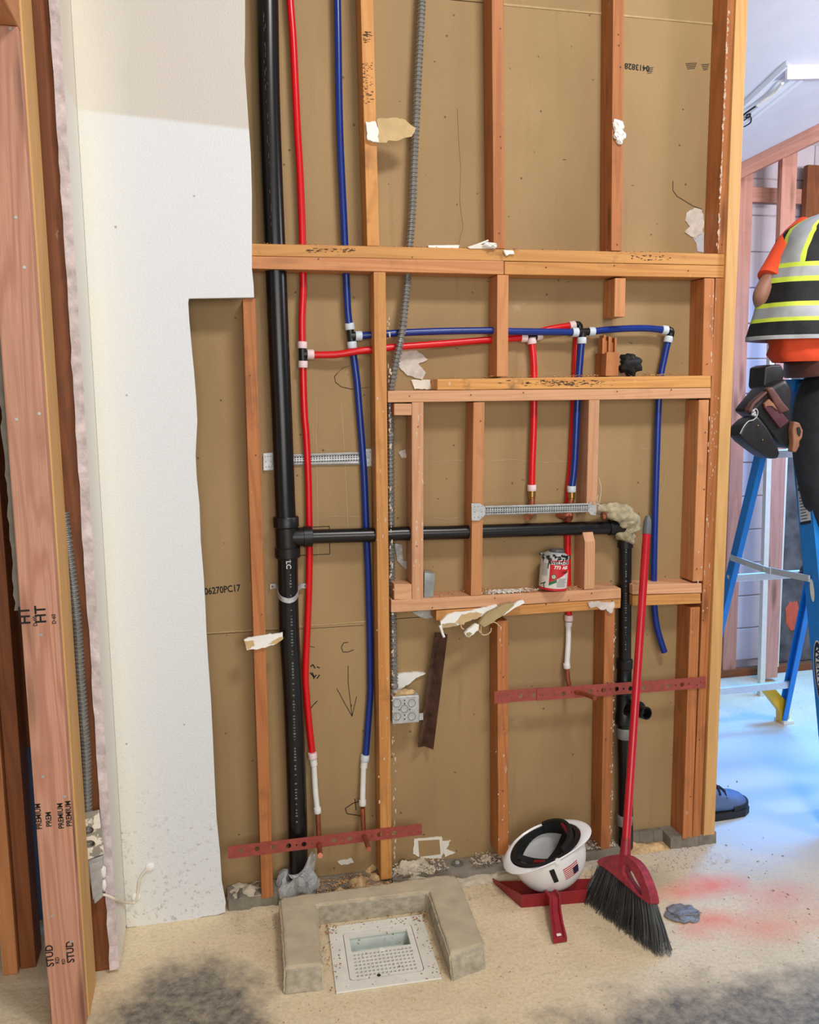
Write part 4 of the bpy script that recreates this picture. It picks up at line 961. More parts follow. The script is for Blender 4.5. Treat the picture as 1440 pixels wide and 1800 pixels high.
f = MB(); bd = bender(.0,H0*.42,.001); f.add([bd(0,0)]+[bd(.0085*math.cos(2*PI*k/20),.0085*math.sin(2*PI*k/20)) for k in range(20)],[(0,1+k,1+(k+1)%20) for k in range(20)]); obj('round_seal', f, GREEN, can, recalc=False)
f = MB(); bd = bender(.0,H0*.42,.0014); f.add([bd(0,0)]+[bd(.006*math.cos(2*PI*k/20),.006*math.sin(2*PI*k/20)) for k in range(20)],[(0,1+k,1+(k+1)%20) for k in range(20)]); obj('seal_centre', f, CANW, can, recalc=False)
bd = bender(.0,H0*.42,.0017); text('lettering','B',.008,None,(1,0,0),(0,0,1),GREEN,can,bend=bd)
f = MB()
for k in range(11):
    bd = bender(0,H0*(.36-.026*k),.0007); a_, c_ = .012+.0*k, .05-.003*(k%4)
    if k < 4: a_ += .004
    m_ = 6; f.add([bd(a_+(c_-a_)*i/m_, s_*.0005) for i in range(m_+1) for s_ in (-1,1)],[(2*i,2*i+2,2*i+3,2*i+1) for i in range(m_)])
for k in range(14):
    bd = bender(0,H0*(.82-.03*k),.0007); m_ = 4; f.add([bd(-.048+.026*i/m_, s_*.0005) for i in range(m_+1) for s_ in (-1,1)],[(2*i,2*i+2,2*i+3,2*i+1) for i in range(m_)])
stuff(obj('fine_print', f, plain('grey_ink',(120,118,116),.8), can, recalc=False))

# rag over the elbow
def lumpy(path, rads, n=28, amp=.3, fr=30, seed=0):
    f = MB().tube(path, rads, n); m = len(path); out = []
    for i,p in enumerate(path):
        for k in range(n):
            v = f.v[i*n+k]; d = v-Vector(p)
            w_ = 1+amp*(noise.fractal(v*fr+V(seed,0,0),.9,2.1,3))+amp*.35*math.sin(k*2*PI/n*5+i*.35)
            out.append(Vector(p)+d*w_)
    f.v = out; return f
rg = thing('rag', 'dirty cream rag draped over the black pipe elbow', 'rag', P(1098,935,.02))
pa = spline([P(1049,896,.03),P(1062,897,.03),P(1078,900,.03),P(1094,904,.035),P(1106,915,.04),P(1109,932,.042)],.005)
n_ = len(pa); obj('cloth', lumpy(pa,[.013+.022*min(1,i/(n_*.45)) for i in range(n_)],30,.34,34), RAG, rg, smooth=True)
pa = spline([P(1101,912,.03),P(1103,925,.035),P(1100,938,.035),P(1096,951,.03)],.004)
n_ = len(pa); obj('cloth_tail', lumpy(pa,[.03+.005*math.sin(i*.5) for i in range(n_)],30,.28,40,3), RAG, rg, smooth=True)
f = MB().tube([P(1061.5,908,-.004),P(1061.5,904,.03)],[.0115,.0115],18,caps=False); f.tube([P(1061.5,908,-.004),P(1061.5,904,.03)],[.0095,.0095],18,caps=True)
cs = thing('copper_stub', 'open copper tube end pointing out beside the rag', 'pipe', P(1061.5,908,0)); obj('tube_wall', f, COPPER, cs, smooth=SM)
f = MB(); f.lathe(P(1061.5,908,-.0035),(0,1,0),[(0,.0094),(.001,.0094)],16); obj('tube_mouth', f, plain('dark_copper',(70,30,24),.7), cs)
for pp in ([(1052,870),(1050,880),(1056,890)],[(1053,840),(1057,860),(1054,884)],[(1046,884),(1056,888),(1064,886)]):
    f = MB(); f.tube(spline([P(x,y,.0) for x,y in pp],.004),.0007,5); obj('loose_thread', f, PAPER_W, rg)

# rusty angle leaning under the sill
f = MB(); tA, tB, tC = P(765,1112,.03), P(774,1112,.06), P(787,1116,.035); bA, bB, bC = P(735,1314,.04), P(747,1312,.075), P(762,1318,.045)
th = V(0,.004,0)
f.hexa([tA,tB,bB,bA]+[p+th for p in (tA,tB,bB,bA)]); f.hexa([tB,tC,bC,bB]+[p+th for p in (tB,tC,bC,bB)])
tag(obj('steel_angle', f, DARKST, None), 'dark rusty steel angle leaning against the brown drywall below the sill', 'angle')

# ================================================================== ON THE FLOOR
# concrete curb round the sink
ct = [(.157,-.078),(.40,-.079),(.70,-.075),(.735,-.085),(.741,-.115),(.732,-.28),(.719,-.463),(.604,-.497),(.613,-.33),(.624,-.163),(.44,-.158),(.264,-.150),(.254,-.29),(.245,-.446),(.135,-.437),(.143,-.26),(.148,-.092)]
cbm = bmesh.new(); vt = [cbm.verts.new((x,y,.072)) for x,y in ct]; vb = [cbm.verts.new((x+(x-.44)*.012,y-(.012 if y < -.4 else -.006),0)) for x,y in ct]
cbm.faces.new(vt); N = len(ct)
for i in range(N): cbm.faces.new((vt[i],vb[i],vb[(i+1)%N],vt[(i+1)%N])).material_index = 1
bmesh.ops.recalc_face_normals(cbm, faces=cbm.faces[:])
bmesh.ops.bevel(cbm, geom=[e for e in cbm.edges if e.calc_face_angle(0) > .9], offset=.005, segments=2, affect='EDGES')
bmesh.ops.triangulate(cbm, faces=cbm.faces[:])
for _ in range(5):
    es = [e for e in cbm.edges if e.calc_length() > .014]
    if es: bmesh.ops.subdivide_edges(cbm, edges=es, cuts=1); bmesh.ops.triangulate(cbm, faces=cbm.faces[:])
cbm.normal_update()
for v in cbm.verts:
    q = v.co.copy(); side = min(1.0, max(0.0, (.0735-q.z)/.008))
    v.co += noise.noise_vector(q*95)*(.0006+.0022*side)+noise.noise_vector(q*20)*.0022
    if v.co.z < .0005: v.co.z = 0
me = bpy.data.meshes.new('concrete_curb'); cbm.to_mesh(me); cbm.free()
me.materials.append(CURB); me.materials.append(CURB_S)
for p in me.polygons: p.use_smooth = True
o = bpy.data.objects.new('concrete_curb', me); C.objects.link(o); place(o,(0,0,0),None); tag(o,'U-shaped cast concrete curb on three sides of the floor sink','curb')

# floor sink
fs_ = thing('floor_sink', 'square white floor sink with a half grate, framed by the concrete curb', 'floor sink', SK(.5,.5))
def quadb(f, s0,s1,t0,t1,z0,z1): f.hexa([SK(s0,t0,z1),SK(s1,t0,z1),SK(s1,t1,z1),SK(s0,t1,z1),SK(s0,t0,z0),SK(s1,t0,z0),SK(s1,t1,z0),SK(s0,t1,z0)])
f = MB(); u_, w_ = V(1,0,0), V(0,1,0)
def rrect(s0,s1,t0,t1,r=.04,n=4):
    out=[]
    for cx,cy,a0 in ((s1-r,t0+r,-PI/2),(s1-r,t1-r,0),(s0+r,t1-r,PI/2),(s0+r,t0+r,PI)):
        for k in range(n+1):
            a = a0+PI/2*k/n; out.append((cx+r*math.cos(a),cy+r*math.sin(a)))
    return out
f.holed((0,0,.006),u_,w_,[tuple(SK(s,t)[:2]) for s,t in ((0,0),(1,0),(1,1),(0,1))],[[tuple(SK(s,t)[:2]) for s,t in rrect(.14,.86,.13,.87)]],(0,0,-.0055)); obj('rim_flange', f, GRATE, fs_, bevel=.0012)
inner = [tuple(SK(s,t)[:2]) for s,t in rrect(.146,.854,.136,.864)]
f = MB(); f.holed((0,0,.0055),u_,w_,inner,[[tuple(SK(s,t)[:2]) for s,t in ((.2,.2),(.8,.2),(.8,.845),(.2,.845))]],(0,0,-.008)); obj('lid_frame', f, GRATE, fs_)
Sg = [.2]+[.2+.6*(i+d_)/15 for i in range(15) for d_ in (.19,.81)]+[.8]; Tg = [.455]+[.475+.36*(j+d_)/7 for j in range(7) for d_ in (.19,.81)]+[.845]
f = MB(); ns_, nt_ = len(Sg), len(Tg)
vs = [SK(a_,b_,z_) for z_ in (.0055,-.0025) for a_ in Sg for b_ in Tg]; fa = []
sol = lambda i,j: 0 <= i < ns_-1 and 0 <= j < nt_-1 and not (i%2 == 1 and j%2 == 1)
I_ = lambda i,j,l: l*ns_*nt_+i*nt_+j
for i in range(-1,ns_):
    for j in range(-1,nt_):
        if sol(i,j):
            fa.append((I_(i,j,0),I_(i,j+1,0),I_(i+1,j+1,0),I_(i+1,j,0))); fa.append((I_(i,j,1),I_(i+1,j,1),I_(i+1,j+1,1),I_(i,j+1,1)))
            for (di,dj,p_,q_) in ((-1,0,(i,j),(i,j+1)),(1,0,(i+1,j),(i+1,j+1)),(0,-1,(i,j),(i+1,j)),(0,1,(i,j+1),(i+1,j+1))):
                if not sol(i+di,j+dj): fa.append((I_(*p_,0),I_(*p_,1),I_(*q_,1),I_(*q_,0)))
f.add(vs,fa); obj('grate', f, GRATE, fs_)
f = MB(); 
tp = [SK(s,t,.0) for s,t in ((.16,.18),(.84,.18),(.84,.84),(.16,.84))]; md = [SK(s,t,-.045) for s,t in ((.19,.2),(.81,.2),(.81,.82),(.19,.82))]; m2 = [SK(s,t,-.045) for s,t in ((.22,.23),(.78,.23),(.78,.8),(.22,.8))]; bt = [SK(s,t,-.105) for s,t in ((.27,.27),(.73,.27),(.73,.75),(.27,.75))]
vs = tp+md+m2+bt; fa=[]
for r_ in range(3):
    for k in range(4): fa.append((r_*4+k,r_*4+(k+1)%4,(r_+1)*4+(k+1)%4,(r_+1)*4+k))
fa.append((12,13,14,15)); f.add(vs,fa); obj('basin', f, BASIN, fs_, recalc=False)
f = MB(); c0 = SK(.5,.255,-.075); 
for r_,a_ in ((.02,.0015),(.012,.001)):
    f.tube([c0+V(r_*math.cos(2*PI*k/20),-.004-.5*(r_*math.sin(2*PI*k/20)),r_*math.sin(2*PI*k/20)) for k in range(21)],a_,5)
obj('moulded_mark', f, plain('basin_mark',(120,128,124),.6), fs_)
f = MB(); f.lathe(SK(.5,.478,.006),(0,0,1),[(0,.009),(.0015,.008)],14); obj('grate_knob', f, PUTTY, fs_)
f = MB(); f.lathe(SK(.42,.845,.0057),(0,0,1),[(0,.006),(.0004,.006)],10); obj('key_hole', f, INK, fs_)

# dustpan
dp = thing('dustpan', 'dark red dustpan lying on the floor under the white hard hat', 'dustpan', (1.05,-.2,0))
BLp, BRp, FRp, FLp = G(917,1596), G(1028,1587), G(1039,1547,.004), G(868,1552,.004)
f = MB(); base = [BLp,BRp,FRp,FLp]
f.hexa([p+V(0,0,.006) for p in base]+[p+V(0,0,.001) for p in base]); obj('pan_floor', f, REDPL, dp, bevel=.0015)
hgt = .052; out_ = V(.0,-.012,0)
f = MB(); tl_, tr_ = BLp+out_+V(-.004,0,hgt), BRp+out_+V(.004,0,hgt)
f.hexa([tl_,tr_,BRp,BLp]+[p+V(0,.004,0) for p in (tl_,tr_,BRp,BLp)]); obj('back_wall', f, REDPL, dp, bevel=.0015)
f = MB(); f.hexa([tl_,FLp+V(-.006,0,.018),FLp,BLp]+[p+V(.004,0,0) for p in (tl_,FLp+V(-.006,0,.018),FLp,BLp)]); obj('side_wall', f, REDPL, dp, bevel=.001)
f = MB(); f.hexa([tr_,FRp+V(.006,0,.018),FRp,BRp]+[p+V(-.004,0,0) for p in (tr_,FRp+V(.006,0,.018),FRp,BRp)]); obj('side_wall', f, REDPL, dp, bevel=.001)
f = MB()
for k in range(11):
    t_ = (k+.7)/11.4; a_ = BLp+(BRp-BLp)*t_+V(0,.006,.007); f.beam(a_, a_+(FLp+(FRp-FLp)*t_-a_)*.28, .002,.003)
stuff(obj('ridge', f, REDPL, dp))
hA, hB = (BLp+BRp)/2+V(-.012,-.012,.046), G(985,1652,.012)
hm = (hA+hB)/2+V(0,0,.012); path = spline([hA+V(0,.01,0),hA+V(0,-.03,.004),hm,hB],.02); vs=[]; fa=[]
dx = V(1,0,0); m_ = len(path); prof = [(-1,-1),(-1,.6),(-.7,.8),(-.45,.2),(.45,.2),(.7,.8),(1,.6),(1,-1),(.8,-1),(-.8,-1)]
for i,p in enumerate(path):
    t_ = i/(m_-1); w_ = .021-.002*math.sin(t_*PI)+(.0015 if t_ > .8 else 0); h_ = .017*(1-t_*.45)
    for a_,b_ in prof: vs.append(p+dx*a_*w_+V(0,0,b_*h_))
for i in range(m_-1):
    for k in range(10): fa.append((i*10+k,i*10+(k+1)%10,(i+1)*10+(k+1)%10,(i+1)*10+k))
fa += [tuple(range(10)),tuple((m_-1)*10+k for k in reversed(range(10)))]
f = MB().add(vs,fa); obj('handle', f, REDPL, dp, smooth=SM)
f = MB(); q = hB+V(0,.012,.010); f.box((q.x-.007,q.y-.003,q.z-.003),(q.x+.007,q.y+.003,q.z+.0015)); obj('hang_hole', f, PUTTY, dp)

# hard hat
hh0 = P(959,1488,-.15)+V(0,0,.004); e1 = V(.936,0,.352).normalized(); e3 = V(-.352,0,.936).normalized(); e2 = V(0,1,0)
def HL(a,b,c): return hh0+e1*a+e2*b+e3*c
hat = thing('hard_hat', 'white hard hat lying upside down on the dustpan, flag sticker on its side', 'helmet', HL(0,0,-.13))
def dome(sa,sb,sh,nn=48,mm=16,off=0):
    vs=[]; fa=[]
    for i in range(mm+1):
        t_ = PI/2*i/mm; r_ = math.cos(t_)**.68 if i < mm else 0.0; z_ = -sh*math.sin(t_)
        for k in range(nn):
            a_ = 2*PI*k/nn; rid = 1
            vs.append(HL(sa*r_*math.cos(a_), sb*r_*math.sin(a_), z_+off))
    for i in range(mm):
        for k in range(nn): fa.append((i*nn+k,i*nn+(k+1)%nn,(i+1)*nn+(k+1)%nn,(i+1)*nn+k))
    return vs,fa
f = MB(); f.add(*dome(.132,.106,.152)); obj('shell', f, HELM, hat, smooth=True)
f = MB(); vs_,fa_ = dome(.127,.101,.146); f.add(vs_,[t_[::-1] for t_ in fa_]); obj('inner_shell', f, HELM_I, hat, smooth=True, recalc=False)
nn = 72; vs=[]; fa=[]
for k in range(nn):
    a_ = 2*PI*k/nn; ca, sa_ = math.cos(a_), math.sin(a_)
    ext = .005+.028*max(0,ca)**3+.020*max(0,-ca)**2.4; lift = -.012*abs(ca)**2+.006*abs(sa_)
    for r0,z_ in ((-.005,.002),(0,.004),(ext-.002,.004+lift),(ext,.0015+lift),(ext-.001,-.001+lift),(0,-.004),(-.005,-.003)):
        vs.append(HL((.132+r0)*ca,(.106+r0)*sa_,z_))
for k in range(nn):
    for j in range(7): fa.append((k*7+j,k*7+(j+1)%7,((k+1)%nn)*7+(j+1)%7,((k+1)%nn)*7+j))
f = MB().add(vs,fa); obj('brim', f, HELM, hat, smooth=.9)
f = MB()
for a_ in (.0,1.2,1.9,2.6):
    f.lathe(HL(.03*math.cos(a_),.02,-.1325),-e3,[(0,.004),(.001,.003)],8)
vs=[]; fa=[]; nn=40          # sweat band, thick in places
for k in range(nn):
    a_ = 2*PI*k/nn; w_ = .026+.010*math.cos(2*a_+.4)+.006*math.sin(3*a_)
    for r_,z_ in ((.108,.006),(.108,-.006-w_),(.096,-.006-w_),(.097,.008)): vs.append(HL(r_*1.13*math.cos(a_),r_*.94*math.sin(a_),z_))
for k in range(nn):
    for j in range(4): fa.append((k*4+j,k*4+(j+1)%4,((k+1)%nn)*4+(j+1)%4,((k+1)%nn)*4+j))
f = MB().add(vs,fa); obj('sweat_band', f, BLACK, hat, smooth=SM)
for (a0,a1,wd,dep) in ((.55,.55+PI,.016,-.040),(-.55,PI-.55,.016,-.046)):
    pts_=[]
    for k in range(17):
        t_ = k/16; aa = a0; x_ = .108*1.02*math.cos(a0)*(1-2*t_); y_ = .108*.86*math.sin(a0)*(1-2*t_); z_ = -.018+dep*math.sin(PI*t_)**.7
        pts_.append(HL(x_,y_,z_))
    f = MB(); vs=[]; fa=[]
    d_ = (pts_[-1]-pts_[0]).normalized(); s_ = d_.cross(e3).normalized()*wd
    for p in pts_: vs += [p-s_, p+s_, p+s_-e3*.003, p-s_-e3*.003]
    for i in range(16):
        for j in range(4): fa.append((i*4+j,i*4+(j+1)%4,(i+1)*4+(j+1)%4,(i+1)*4+j))
    fa += [(0,1,2,3),(67,66,65,64)]
    f.add(vs,fa); obj('crown_strap', f, BLACK, hat, smooth=SM)
# ratchet yoke standing up at the far end
pts_ = [HL(.098*math.cos(a_)*.98,.092*math.sin(a_),.0+.022*math.cos(a_*.9)) for a_ in [(-1.25+2.5*k/16) for k in range(17)]]
f = MB(); vs=[]; fa=[]
for i,p in enumerate(pts_):
    c_ = HL(0,0,p.dot(e3)-hh0.dot(e3)); d_ = (p-c_).normalized()*.006
    hgt_ = .017
    vs += [p-d_-e3*hgt_,p-d_+e3*hgt_*.9,p+d_+e3*hgt_*.9,p+d_-e3*hgt_]
for i in range(16):
    for j in range(4): fa.append((i*4+j,i*4+(j+1)%4,(i+1)*4+(j+1)%4,(i+1)*4+j))
fa += [(0,1,2,3),(67,66,65,64)]
f.add(vs,fa); obj('ratchet_band', f, BLACK, hat, bevel=.002)
f = MB(); f.beam(HL(.088,-.035,.016),HL(.088,.03,.022),.016,.022,e3); obj('ratchet_pad', f, DRED, hat, bevel=.004)
f = MB(); f.beam(HL(.082,-.05,-.02),HL(.060,-.062,-.05),.006,.03,e3); obj('red_lining', f, DRED, hat, bevel=.002)
f = MB(); f.beam(HL(-.062,-.030,-.022),HL(-.030,-.055,-.024),.014,.024,e3); obj('red_pad', f, DRED, hat, bevel=.004)
f = MB(); f.lathe(HL(.0,-.106,.004),-e2,[(0,.009),(.006,.009)],16); obj('clip_tab', f, HELM, hat, smooth=SM)
def dome_pt(a_, t_, lift=.0012):
    r_ = math.cos(t_)**.68; p = HL((.132)*r_*math.cos(a_),.106*r_*math.sin(a_),-.152*math.sin(t_)); c_ = HL(0,0,-.03); return p+(p-c_).normalized()*lift
def decal(name, a0,a1,t0,t1, mat, lift=.0012, n=6):
    f = MB(); vs=[dome_pt(a0+(a1-a0)*i/n,t0+(t1-t0)*j/n,lift) for i in range(n+1) for j in range(n+1)]
    f.add(vs,[(i*(n+1)+j,(i+1)*(n+1)+j,(i+1)*(n+1)+j+1,i*(n+1)+j+1) for i in range(n) for j in range(n)]); return obj(name, f, mat, hat, recalc=False)
fa0, fa1, ft0, ft1 = -1.52, -1.06, .24, .56
decal('flag_sticker', fa0,fa1,ft0,ft1, PUTTY, .0010)
for k in range(7):
    a_ = ft0+(ft1-ft0)*(2*k)/13; decal('flag_stripe', fa0,fa1,a_,a_+(ft1-ft0)/13, INKR, .0015, 4)
decal('flag_canton', fa1-.19,fa1,ft0+.11,ft0+.29, INKN, .0019)
decal('side_slot', -1.85,-1.72,.12,.5, BLACK, .0012)
f = MB(); 
for (a_,b_,c_,d_) in ((.118,.128,-.02,.004),(.126,.136,-.016,.0),(.122,.132,.004,.014)): f.hexa([HL(a_,c_,-.0055+.008*0),HL(b_,c_,-.0075),HL(b_,d_,-.0075),HL(a_,d_,-.0055)]+[HL(a_,c_,-.009),HL(b_,c_,-.011),HL(b_,d_,-.011),HL(a_,d_,-.009)])
obj('red_logo', f, INKR, hat)

# broom
BL = P(1058,1517,-.235); BR = P(1150,1588,-.49); TP = P(1139,907,-.012)
bn = (BR-BL).cross(TP-BL).normalized()
if bn.dot(CAM-BL) < 0: bn = -bn
def BP(x,y): return PL(x,y,BL,bn)
br = thing('broom', 'red angle broom with black bristles leaning against the wall frame', 'broom', V(1.24,-.4,0))
ba = lambda x,y: BP(860+x/3.6,1400+y/3.6)
hb = BP(1099,1504)
f = MB().tube([hb-(TP-hb).normalized()*.02, hb+(TP-hb)*.5, TP-(TP-hb)*.055],[.0135,.0135,.0135],18); obj('handle', f, REDHAN, br, smooth=SM)
f = MB().tube([TP-(TP-hb)*.058, TP-(TP-hb)*.03, TP-(TP-hb)*.012, TP],[.0145,.0145,.0125,.007],18); obj('tip_grip', f, GREYPL, br, smooth=SM)
f = MB().tube([hb-(TP-hb).normalized()*.03, hb+(TP-hb).normalized()*.01, hb+(TP-hb).normalized()*.055],[.02,.0175,.0145],18); obj('ferrule', f, REDPL, br, smooth=SM)
outl = [ba(*k) for k in ((706,412),(722,396),(745,384),(800,372),(850,366),(890,376),(930,400),(962,432),(990,478),(1015,535),(1035,590),(1048,640),(1053,676),(1045,684),(1015,668),(975,640),(920,590),(860,540),(800,490),(750,452),(715,434))]
hol = [ba(*k) for k in ((882,425),(908,446),(940,494),(966,545),(986,592),(993,628),(975,622),(935,582),(895,528),(872,480))]
u_ = (BR-BL).normalized(); w_ = bn.cross(u_); O = BL
f = MB(); f.holed(O+bn*.017,u_,w_,[((p-O).dot(u_),(p-O).dot(w_)) for p in outl],[[((p-O).dot(u_),(p-O).dot(w_)) for p in hol]],-bn*.034); obj('broom_head', f, REDDUST, br, bevel=.003)
tl_, tr_ = G(1031,1582), G(1172,1681); bl0, br0_ = ba(712,428), ba(1044,676)
f = MB(); rb = random.Random(8)
for k in range(900):
    t_ = (k+rb.random())/900; s_ = rb.uniform(-.013,.013)
    a_ = bl0+(br0_-bl0)*t_+bn*s_
    bend_ = tl_+(tr_-tl_)*(t_+rb.gauss(0,.012))+bn*s_*2.2+V(rb.gauss(0,.005),rb.gauss(0,.004),0); bend_.z = max(.0015,rb.gauss(.004,.004))
    mid = (a_+bend_)/2+V(rb.gauss(0,.002),rb.gauss(0,.002),0)+(u_*.006 if t_ > .6 else V(0,0,0))
    f.tube([a_,mid,bend_],[.0014,.0015,.0007],3,caps=False)
stuff(obj('bristles', f, BRIST, br, recalc=False))

# grey taped floor plug
t = thing('floor_plug', 'round grey tape-covered pipe plug in the floor by the pink paint', 'plug', G(1200,1608)); f = MB(); f.blob(G(1200,1608)+V(0,0,.004),(.055,.048,.011),26,.28,2.2,3,flat=0.0005)
obj('taped_disc', f, DUCT, t, smooth=False)
pc = G(1200,1608); f = MB()
for (a_,b_,c_,d_) in ((-.04,-.02,.045,-.03),(-.03,-.03,.05,-.012),(-.045,.0,-.01,-.034),(.02,-.035,.055,-.02)): f.tube([pc+V(a_,b_,.013),pc+V((a_+c_)/2,(b_+d_)/2,.016),pc+V(c_,d_,.011)],.0018,6)
obj('tape_fold', f, DUCT, t, smooth=True)

# plastic bag round the foot of the stack
bg = thing('plastic_wrap', 'crumpled clear grey plastic wrapped round the foot of the black stack', 'plastic wrap', V(.215,.04,0))
bx_ = P(522,1545,.045).x
f = MB(); vs=[]; fa=[]; nn=40; prof = [(.0,.060),(.02,.062),(.045,.066),(.07,.062),(.085,.05),(.088,.036)]
for z_,r_ in prof:
    for k in range(nn):
        a_ = 2*PI*k/nn; w_ = 1+.16*math.sin(5*a_+z_*30)+.22*noise.fractal(V(math.cos(a_)*2,math.sin(a_)*2,z_*25),.9,2,3)
        vs.append(V(bx_+r_*w_*math.cos(a_)*1.0,.02+r_*w_*.95*math.sin(a_)*.95,max(.0,z_+.012*math.sin(3*a_)*(z_ > .03))))
for i in range(len(prof)-1):
    for k in range(nn): fa.append((i*nn+k,i*nn+(k+1)%nn,(i+1)*nn+(k+1)%nn,(i+1)*nn+k))
f.add(vs,fa); obj('film_sleeve', f, FILM, bg)
sp_ = [P(516,1545,-.02),P(528,1542,-.025),P(540,1532,-.02),P(548,1518,-.0),P(554,1500,.01)]
f = MB(); pp = spline(sp_,.008); vs=[]; fa=[]
for i,p in enumerate(pp):
    w_ = .024*(1-i/len(pp)*.55)
    for k in range(5): vs.append(p+V((k-2)/2*w_*.7,-.012*math.sin(k*1.4+i*.5),(k-2)/2*w_*-.8))
for i in range(len(pp)-1):
    for k in range(4): fa.append((i*5+k,i*5+k+1,(i+1)*5+k+1,(i+1)*5+k))
f.add(vs,fa); obj('film_tail', f, FILM, bg, recalc=False)
t = thing('anchor_washer', 'round grey anchor washer on the mortar strip behind the curb', 'washer', P(804,1519,.03)+V(0,0,0)); wz = .031
wc = G(804,1518,wz); f = MB().lathe(wc,(0,0,1),[(0,.021),(.003,.0205)],24); obj('washer_disc', f, plain('dull_steel',(126,122,114),.5,.5), t, smooth=SM); f = MB().lathe(wc+V(0,0,.003),(0,0,1),[(0,.009),(.005,.008)],6); obj('nut', f, GALV, t)

# ------------------------------------------------------------------ debris (nobody could count it)
def flakes(name, pts_fn, n, size, mat, par=None, th=.0012):
    f = MB(); r_ = random.Random(len(name)*7+n)
    for k in range(n):
        p = pts_fn(r_); s_ = size*r_.uniform(.4,1.6); a_ = r_.uniform(0,PI); t_ = r_.uniform(-.5,.5)
        x_ = V(math.cos(a_),math.sin(a_),t_)*s_; y_ = V(-math.sin(a_),math.cos(a_),r_.uniform(-.4,.4))*s_*.5
        f.add([p-x_-y_,p+x_-y_*.6,p+x_*.7+y_,p-x_*.8+y_,p+V(0,0,th)],[(0,1,4),(1,2,4),(2,3,4),(3,0,4),(3,2,1,0)])
    return stuff(obj(name, f, mat, par, recalc=False))
def on_floor(px0,px1,y0,y1,z=.0):
    xa, xb = P(px0,1520,0).x, P(px1,1520,0).x
    return lambda r_: V(r_.uniform(xa,xb), y0+(y1-y0)*r_.random()**1.6, z+r_.uniform(0,.003))
def heap(px0,px1,y0,y1,h,nx=26,ny=8,seed=0,z0=0.0):
    xa, xb = P(px0,1520,0).x, P(px1,1520,0).x; f = MB(); vs=[]; fa=[]
    for i in range(nx+1):
        for j in range(ny+1):
            u_=i/nx; v_=j/ny; x=xa+(xb-xa)*u_; y=y0+(y1-y0)*v_
            e_ = min(1,4*u_,4*(1-u_))*min(1,2.5*v_ if y0 < y1 else 1)
            vs.append(V(x,y,z0+max(0.0004,h*e_*(.55+.9*noise.fractal(V(x*22+seed,y*22,0),.8,2,4)))))
    for i in range(nx):
        for j in range(ny): a_=i*(ny+1)+j; fa.append((a_,a_+ny+1,a_+ny+2,a_+1))
    return f.add(vs,fa)
hp = heap(398,470,.004,.085,.014,26,10,1,.038); stuff(obj('plaster_rubble', hp, DEBRIS, None, smooth=True))
hp = heap(556,700,-.07,.087,.045,30,12,2); stuff(tag(obj('sawdust_pile', hp, SAW, None, smooth=True),'heap of orange sawdust behind the curb, left of the long stud','sawdust'))
hp = heap(690,775,-.01,.087,.03,24,8,3,.022); stuff(tag(obj('plaster_rubble', hp, DEBRIS, None, smooth=True),'pale plaster crumbs along the mortar behind the curb','rubble'))
hp = heap(848,1080,.02,.087,.024,44,8,4,.024); stuff(tag(obj('plaster_rubble', hp, DEBRIS, None, smooth=True),'pale plaster crumbs behind the white hard hat','rubble'))
hp = heap(1112,1180,-.0,.06,.02,14,6,5); stuff(tag(obj('sawdust_pile', hp, SAW, None, smooth=True),'little sawdust heap in the notch of the mortar strip at right','sawdust'))
hp = heap(700,1085,-.05,.0,.012,50,6,6); stuff(tag(obj('plaster_rubble', hp, DEBRIS, None, smooth=True),'thin spill of plaster dust on the floor in front of the mortar strip','rubble'))
for o in C.objects:
    if o.name.startswith('plaster_rubble') and 'label' not in o.keys(): tag(o,'plaster rubble on the mortar strip beside the white drywall corner','rubble')
SHAV = plain('wood_shaving',(220,170,112),.9,var=.3)
def tf(o, l): return tag(o, l, 'debris')
tf(flakes('wood_shavings', on_floor(556,690,-.075,.07,.03), 900, .0032, SHAV), 'orange wood chips strewn over the sawdust behind the curb')
tf(flakes('plaster_crumbs', on_floor(400,1250,-.13,.06,.002), 1500, .0026, DEBRIS), 'fine pale crumbs scattered along the foot of the wall')
tf(flakes('plaster_crumbs', (lambda g: lambda r_: next(q for q in iter(lambda: g(r_), None) if not .74 < q.x < .83))(on_floor(690,1085,-.0,.08,.045)), 700, .0035, DEBRIS), 'coarse plaster flakes lying on the mortar strip')
tf(flakes('plaster_crumbs', on_floor(1240,1440,-.5,.6,.001), 60, .0035, plain('dark_litter',(150,120,90),.9)), 'sparse dark litter on the bluish floor at right')
tf(flakes('wood_shavings', lambda r_: V(r_.uniform(-.2,1.9), r_.uniform(-.75,-.13), .0006), 420, .0026, SHAV), 'thin scatter of wood chips over the open floor')
tf(flakes('wood_shavings', lambda r_: SK(r_.choice([r_.uniform(-.1,.1),r_.uniform(.0,1),r_.uniform(.9,1.05)]), r_.choice([r_.uniform(-.06,.12),r_.uniform(0,1)]), .0065), 260, .0026, plain('rusty_chip',(176,112,66),.9,var=.3)), 'rusty brown chips sprinkled on the white floor sink')
szz = lambda x: P(x,1045,0).z+.006
tf(flakes('wood_shavings', lambda r_: (lambda x: V(x, r_.uniform(.005,.08), P(688+(x-.53)/.77*404,1055-(x-.53)/.77*21,0).z+r_.uniform(0,.008)))(r_.choice([r_.gauss(.885,.02),r_.gauss(1.17,.03),r_.uniform(.56,1.28)])), 700, .0028, SHAV), 'curly orange sawdust on top of the sill plate')
tf(flakes('wood_shavings', lambda r_: (lambda x: V(x, r_.uniform(.01,.08), P(700+(x-.6)/.9*500,666.5-(x-.6)/.9*6.5,0).z+.001+r_.uniform(0,.006)))(r_.choice([r_.gauss(.92,.03),r_.gauss(1.23,.03),r_.gauss(1.5,.03),r_.uniform(.7,1.55)])), 420, .003, SHAV), 'sawdust curls on the stained plank under the blue pipe')
